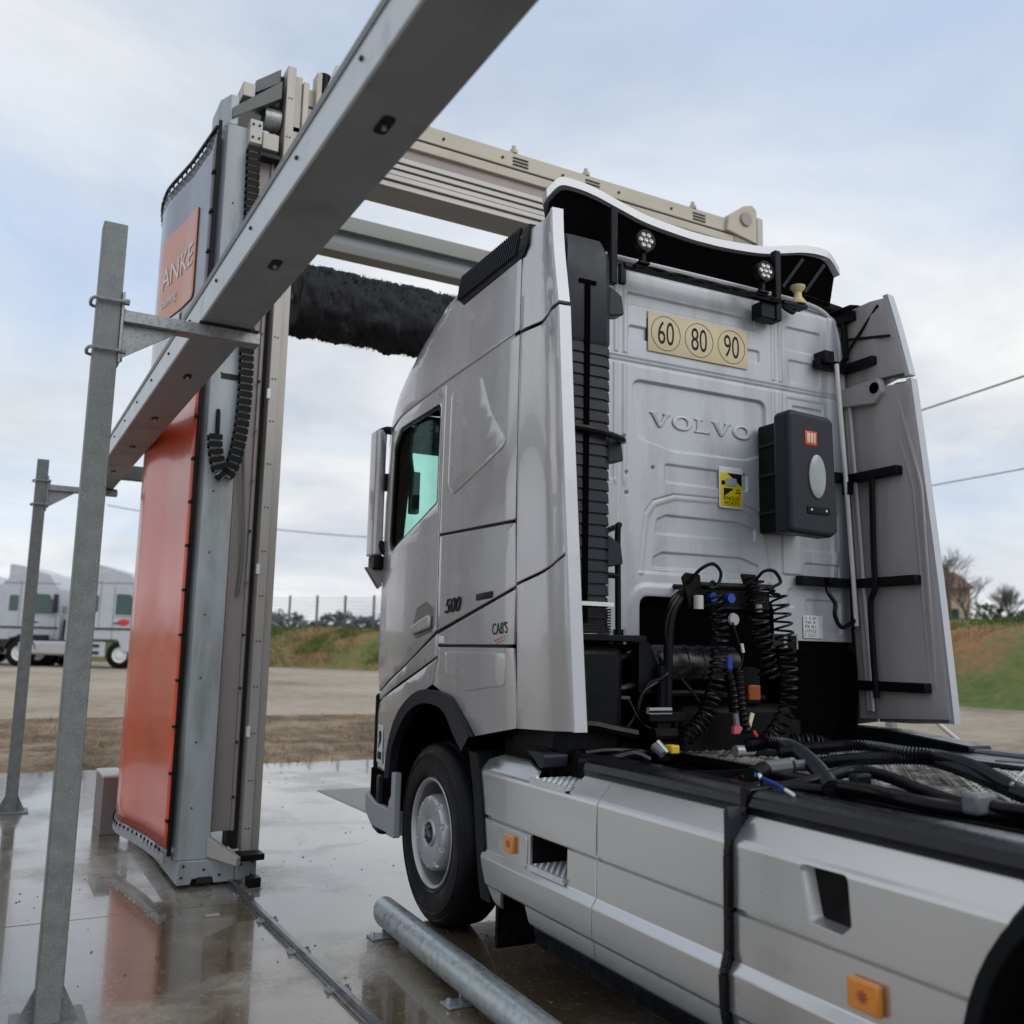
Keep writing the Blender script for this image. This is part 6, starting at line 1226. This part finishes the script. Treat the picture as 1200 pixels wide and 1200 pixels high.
MB().b(-0.76, -0.66, -3.28, -3.22, 1.085, 1.15).build('hose_clamp', 'grey_plastic', TK, bevel=0.012); MB().b(-0.735, -0.655, -2.78, -2.74, 1.075, 1.15).build('hose_clamp', 'black_plastic', TK, bevel=0.01)
MB().tube([(-0.35, -3.1, 1.14), (0.05, -2.9, 1.17)], 0.006, 6).tube(catmull([(0.05, -2.75, 1.17), (0.0, -2.95, 1.18), (-0.1, -3.05, 1.16)], 5), 0.006, 6).build('thin_cable', 'alu', TK)
MB().b(-0.35, 0.35, -1.95, -1.90, 1.071, 1.085).build('plate_edge', 'alu', TK)

# ================================================================== BACKGROUND
# far parked tractors: own metres, facing +x
def far_tractor(loc, rz, label, logo=False, grp='white tractors parked on the gravel'):
    t = thing('parked_tractor', label, 'truck', loc, rz, group=grp)
    c_ = MB(); c_.prism(fillet([(-0.95, 0.95), (-0.95, 3.0), (-0.75, 3.45), (0.1, 3.62), (0.75, 3.45), (1.15, 2.9), (1.28, 1.9), (1.30, 0.6), (0.62, 0.6), (0.45, 1.05), (-0.55, 1.05), (-0.65, 0.95)], [.05, .05, .15, .2, .2, .15, .1, .05, .03, .1, .1, .03], 4), 'y', -1.22, 1.22)
    c_.build('cab', 'white_truck', t, bevel=0.06, seg=3)
    for s in (-1, 1):
        MB().prism(fillet([(0.28, 1.95), (0.28, 2.72), (0.80, 2.70), (1.02, 2.35), (1.05, 1.95)], 0.05), 'y', s * 1.225, s * 1.205).build('side_window', 'far_glass', t)
        MB().prism(fillet(rect(-0.70, -0.35, 2.05, 2.65), 0.05), 'y', s * 1.225, s * 1.205).build('side_window', 'far_glass', t)
        MB().b(-0.95, 1.2, s * 1.235 - 0.008, s * 1.235 + 0.008, 1.40, 1.47).build('waist_band', 'far_dark', t)
        MB().prism([(-0.94, 0.95), (-0.94, 3.1), (-1.45, 2.9), (-1.5, 1.0)], 'y', s * 1.16, s * 1.21).build('side_fairing', 'white_truck', t, bevel=0.01)
        MB().b(-0.70, 0.0, s * 1.20 - 0.03, s * 1.20 + 0.03, 0.42, 0.95).build('step_panel', 'white_truck', t, bevel=0.02)
        for z in (0.5, 0.75): MB().b(-0.6, -0.2, s * 1.235 - 0.01, s * 1.235 + 0.01, z, z + 0.12).build('step', 'far_dark', t)
        MB().b(1.05, 1.2, s * 1.38 - 0.08, s * 1.38 + 0.08, 2.0, 2.7).build('mirror', 'far_dark', t, bevel=0.03)
        MB().b(-3.2, -1.3, s * 1.1 - 0.12, s * 1.1 + 0.12, 0.45, 0.95).build('fuel_tank', 'hub_silver', t, bevel=0.08)
        for x in (0.55, -3.1):
            wl = MB().rev([(-0.15, 0.28), (-0.15, 0.45), (-0.12, 0.50), (0.12, 0.50), (0.15, 0.45), (0.15, 0.28)], (x - 0.0, s * 1.06, 0.5), 'y', 28).build('wheel', 'tyre', t)
            MB().rev([(s * 0.13, 0.28), (s * 0.06, 0.24), (s * 0.10, 0.13), (s * 0.15, 0.11), (s * 0.15, 0.0)], (x, s * 1.06, 0.5), 'y', 24).build('rim', 'white_print', wl)
        MB().prism([(-3.1 + 0.62 * math.cos(a), 0.52 + 0.62 * math.sin(a)) for a in np.linspace(0.2, 2.94, 12)] + [(-3.1 + 0.57 * math.cos(a), 0.52 + 0.57 * math.sin(a)) for a in np.linspace(2.94, 0.2, 12)], 'y', s * 0.88, s * 1.22).build('mudguard', 'far_dark', t)
    MB().prism(fillet([(1.20, 2.0), (1.285, 2.0), (1.10, 2.95), (1.04, 2.95)], 0.01), 'y', -1.05, 1.05).build('windscreen', 'far_glass', t)
    MB().prism(fillet([(-0.9, 3.3), (-0.9, 3.85), (-0.5, 3.8), (0.3, 3.58)], 0.05), 'y', -1.0, 1.0).build('roof_deflector', 'white_truck', t, bevel=0.03)
    MB().b(-4.3, -0.9, -0.42, 0.42, 0.72, 1.0).build('frame', 'far_dark', t)
    MB().b(-3.6, -2.6, -0.45, 0.45, 1.0, 1.18).build('fifth_wheel', 'far_dark', t)
    MB().b(-1.6, -1.0, -1.0, 1.0, 0.5, 1.3).build('rear_equipment', 'far_dark', t)
    for s in (-1, 1):
        for x0, x1, z0, z1 in ((0.20, 0.215, 0.95, 2.95), (1.10, 1.115, 0.95, 2.0), (-0.30, -0.288, 1.5, 3.2), (-0.95, 1.2, 3.10, 3.12), (0.2, 1.1, 1.88, 1.895)): MB().b(x0, x1, s * 1.222 - 0.004, s * 1.222 + 0.004, z0, z1).build('panel_gap', 'far_dark', t)
        MB().b(0.26, 0.44, s * 1.24 - 0.012, s * 1.24 + 0.012, 1.62, 1.67).build('door_handle', 'far_dark', t)
    MB().b(1.295, 1.312, -0.95, 0.95, 0.95, 1.75).build('grille', 'far_dark', t)
    MB().b(1.25, 1.36, -1.2, 1.2, 0.40, 0.80).build('bumper', 'white_truck', t, bevel=0.05)
    MB().b(-0.98, -0.945, -1.1, 1.1, 1.0, 3.2).build('rear_wall', 'sticker_grey', t)
    if logo: plate('door_logo', circle(0.62, 1.68, 0.22, 20, 0.12), 'red_print', t, lambda u, v, w_: (u, -1.235 - w_, v), thick=0.004)
    return t
rz = math.atan2(-0.47, 0.88)
def gp(x, y): return (x, y, gz(x, y) - 0.005)
far_tractor(gp(4.55, 38.9), rz, 'white tractor unit with red door logo parked across the gravel, nearest the orange banner', True)
far_tractor(gp(2.0, 41.6), rz, 'white tractor unit parked on the gravel, middle one of the three')
far_tractor(gp(-0.4, 44.0), rz, 'white tractor unit parked on the gravel, farthest along the row from the banner')

# mesh fence along the top of the far bank
fe = thing('mesh_fence', 'thin grey mesh fence on slim posts along the top of the grass bank', 'fence', (13, 45.5, 2.4), world=True)
fa, fb_ = Vector((5.0, 55.3, 2.45)), Vector((21.0, 36.4, 2.45)); n_ = 16; d_ = (fb_ - fa) / n_; p0 = None
for i in range(n_ + 1):
    p = fa + d_ * i
    if p0 is None: o = p0 = MB().b(-0.045, 0.045, -0.045, 0.045, -0.4, 1.62).build('fence_post', 'fence_grey', fe)
    else: o = p0.copy(); col.objects.link(o)
    o.location = p - Vector(fe['off'])
mw_ = MB()
for z in np.linspace(0.05, 1.5, 9): mw_.tube([fa + Vector((0, 0, z)), fb_ + Vector((0, 0, z))], 0.006, 4)
for k in range(300):
    p = fa.lerp(fb_, k / 299); mw_.add([p + Vector((-.004, 0, 0)), p + Vector((.004, 0, 0)), p + Vector((.004, 0, 1.5)), p + Vector((-.004, 0, 1.5))], [(0, 1, 2, 3)])
stuff(mw_.build('mesh_wire', 'fence_grey', fe, smooth=0))

# bare winter trees
def bare_tree(loc, h, spread, label, seed, dense=1.0):
    rnd = random.Random(seed); t = thing('bare_tree', label, 'tree', loc, group='bare trees behind the bank')
    tr = MB(); tw = MB()
    def branch(p, d, l, r, lev):
        q = p + d * l; mid = p.lerp(q, 0.5) + Vector((rnd.uniform(-1, 1), rnd.uniform(-1, 1), 0)) * l * 0.06
        (tr if lev < 2 else tw).tube([p, mid, q], lambda tt, r=r: r * (1 - 0.45 * tt), 6 if lev < 2 else 3, cap=False)
        if lev >= 6: return
        for _ in range(int((3 if lev < 4 else 4) * dense + rnd.random())):
            nd = (d + Vector((rnd.gauss(0, 1), rnd.gauss(0, 1), rnd.gauss(0.15, 0.6))) * spread).normalized()
            branch(p.lerp(q, rnd.uniform(0.45, 1.0)), nd, l * rnd.uniform(0.58, 0.82), r * 0.55, lev + 1)
    branch(Vector((0, 0, -0.3)), Vector((0, 0, 1)), h * 0.30, h * 0.022, 0)
    tr.build('trunk', 'bark', t, smooth=60); tw.build('crown', 'twig', t, smooth=0)
    return t
bare_tree((70.6, 52.6, 3.6), 9.8, 0.34, 'tall bare tree standing above the house roof behind the bank', 3)
bare_tree((72.2, 51.6, 3.6), 8.4, 0.36, 'bare tree standing between the utility pole and the hedge', 11)
bare_tree((92.2, 63.3, 3.8), 8.0, 0.42, 'round bare tree beyond the road, above the hedge', 5)
bare_tree((89.9, 59.3, 3.8), 8.0, 0.30, 'upright bushy bare tree beyond the end of the hedge', 9, 1.15)
bare_tree((92.1, 58.0, 3.8), 7.4, 0.42, 'small low bare tree next to the upright bushy tree past the hedge', 14)

ho = thing('house', 'small beige house with brown roof behind the grass bank', 'house', (78.4, 57.3, 3.6), math.atan2(-0.5, 0.86))
MB().b(-7.5, 0, -3.5, 3.5, 0, 4.4).build('wall', 'house_wall', ho); MB().prism([(-4.0, 4.4), (4.0, 4.4), (0, 6.2)], 'x', -7.8, 0.3).build('roof', 'house_roof', ho)
for x in (-1.6, -4.0, -6.2): MB().b(x - 0.5, x + 0.5, -3.52, -3.48, 1.2, 2.6).build('window', 'far_glass', ho)
up = thing('utility_pole', 'dark timber utility pole standing in front of the house', 'pole', (52.9, 38.95, 2.4), world=True)
MB().cyl((52.9, 38.95, 2.0), (52.9, 38.95, 7.3), 0.13, 10, 0.10).build('pole', 'timber_pole', up); MB().b(52.5, 53.3, 38.9, 39.0, 7.0, 7.12).build('cross_arm', 'timber_pole', up)
hgm = MB(); rnd = random.Random(4)
for _ in range(2600):
    f = rnd.random(); x = 74 + 24 * f; y = 51.5 + 6 * f + rnd.uniform(-1.2, 1.2); z = 3.4 + rnd.random() ** 0.7 * (2.4 + 1.3 * mnoise.noise((f * 9, 0, 0))); s_ = rnd.uniform(0.15, 0.4)
    a, b = Vector((rnd.uniform(-1, 1), rnd.uniform(-1, 1), rnd.uniform(-1, 1))) * s_, Vector((rnd.uniform(-1, 1), rnd.uniform(-1, 1), rnd.uniform(-1, 1))) * s_
    p = Vector((x, y, z)); hgm.add([p - a, p + b, p + a], [(0, 1, 2)])
o = stuff(hgm.build('hedge', 'hedge', smooth=0)); tag(o, 'dark green hedge and scrub behind the grass bank', 'hedge')
hgm = MB()
for _ in range(2200):
    f = rnd.random(); x = 25 + 50 * f; y = 150 - 22 * f + rnd.uniform(-3, 3); z = 3.8 + rnd.random() * (2.4 + 1.8 * mnoise.noise((f * 12, 0, 3))); s_ = rnd.uniform(0.4, 1.1)
    a, b = Vector((rnd.uniform(-1, 1), rnd.uniform(-1, 1), rnd.uniform(-1, 1))) * s_, Vector((rnd.uniform(-1, 1), rnd.uniform(-1, 1), rnd.uniform(-1, 1))) * s_
    p = Vector((x, y, z)); hgm.add([p - a, p + b, p + a], [(0, 1, 2)])
o = stuff(hgm.build('far_trees', 'hazed_wood', smooth=0)); tag(o, 'far line of trees on the horizon beyond the mesh fence', 'trees')
# overhead cables
def wire(a, b, sag, label, r=0.03):
    a, b = Vector(a), Vector(b); k = MB().tube([a.lerp(b, t) - Vector((0, 0, sag * 4 * t * (1 - t))) for t in np.linspace(0, 1, 24)], r, 6)
    tag(k.build('overhead_cable', 'cable'), label, 'cable')
d1 = Vector((18.7, 11.73, 7.78)) - Vector((20.72, 16.32, 8.16))
wire(Vector((20.72, 16.32, 8.16)) - d1 * 3, Vector((18.7, 11.73, 7.78)) + d1 * 4, 0.25, 'upper overhead cable crossing the sky beside the cab fairing', 0.02)
d2 = Vector((24.55, 15.57, 6.97)) - Vector((25.67, 19.54, 7.15))
wire(Vector((25.67, 19.54, 7.15)) - d2 * 4, Vector((24.55, 15.57, 6.97)) + d2 * 5, 0.15, 'lower overhead cable crossing the sky beside the cab fairing', 0.016)
wire((6, 62, 9.9), (30, 44, 7.9), 0.8, 'faint overhead cable crossing the sky between gantry and cab', 0.025)
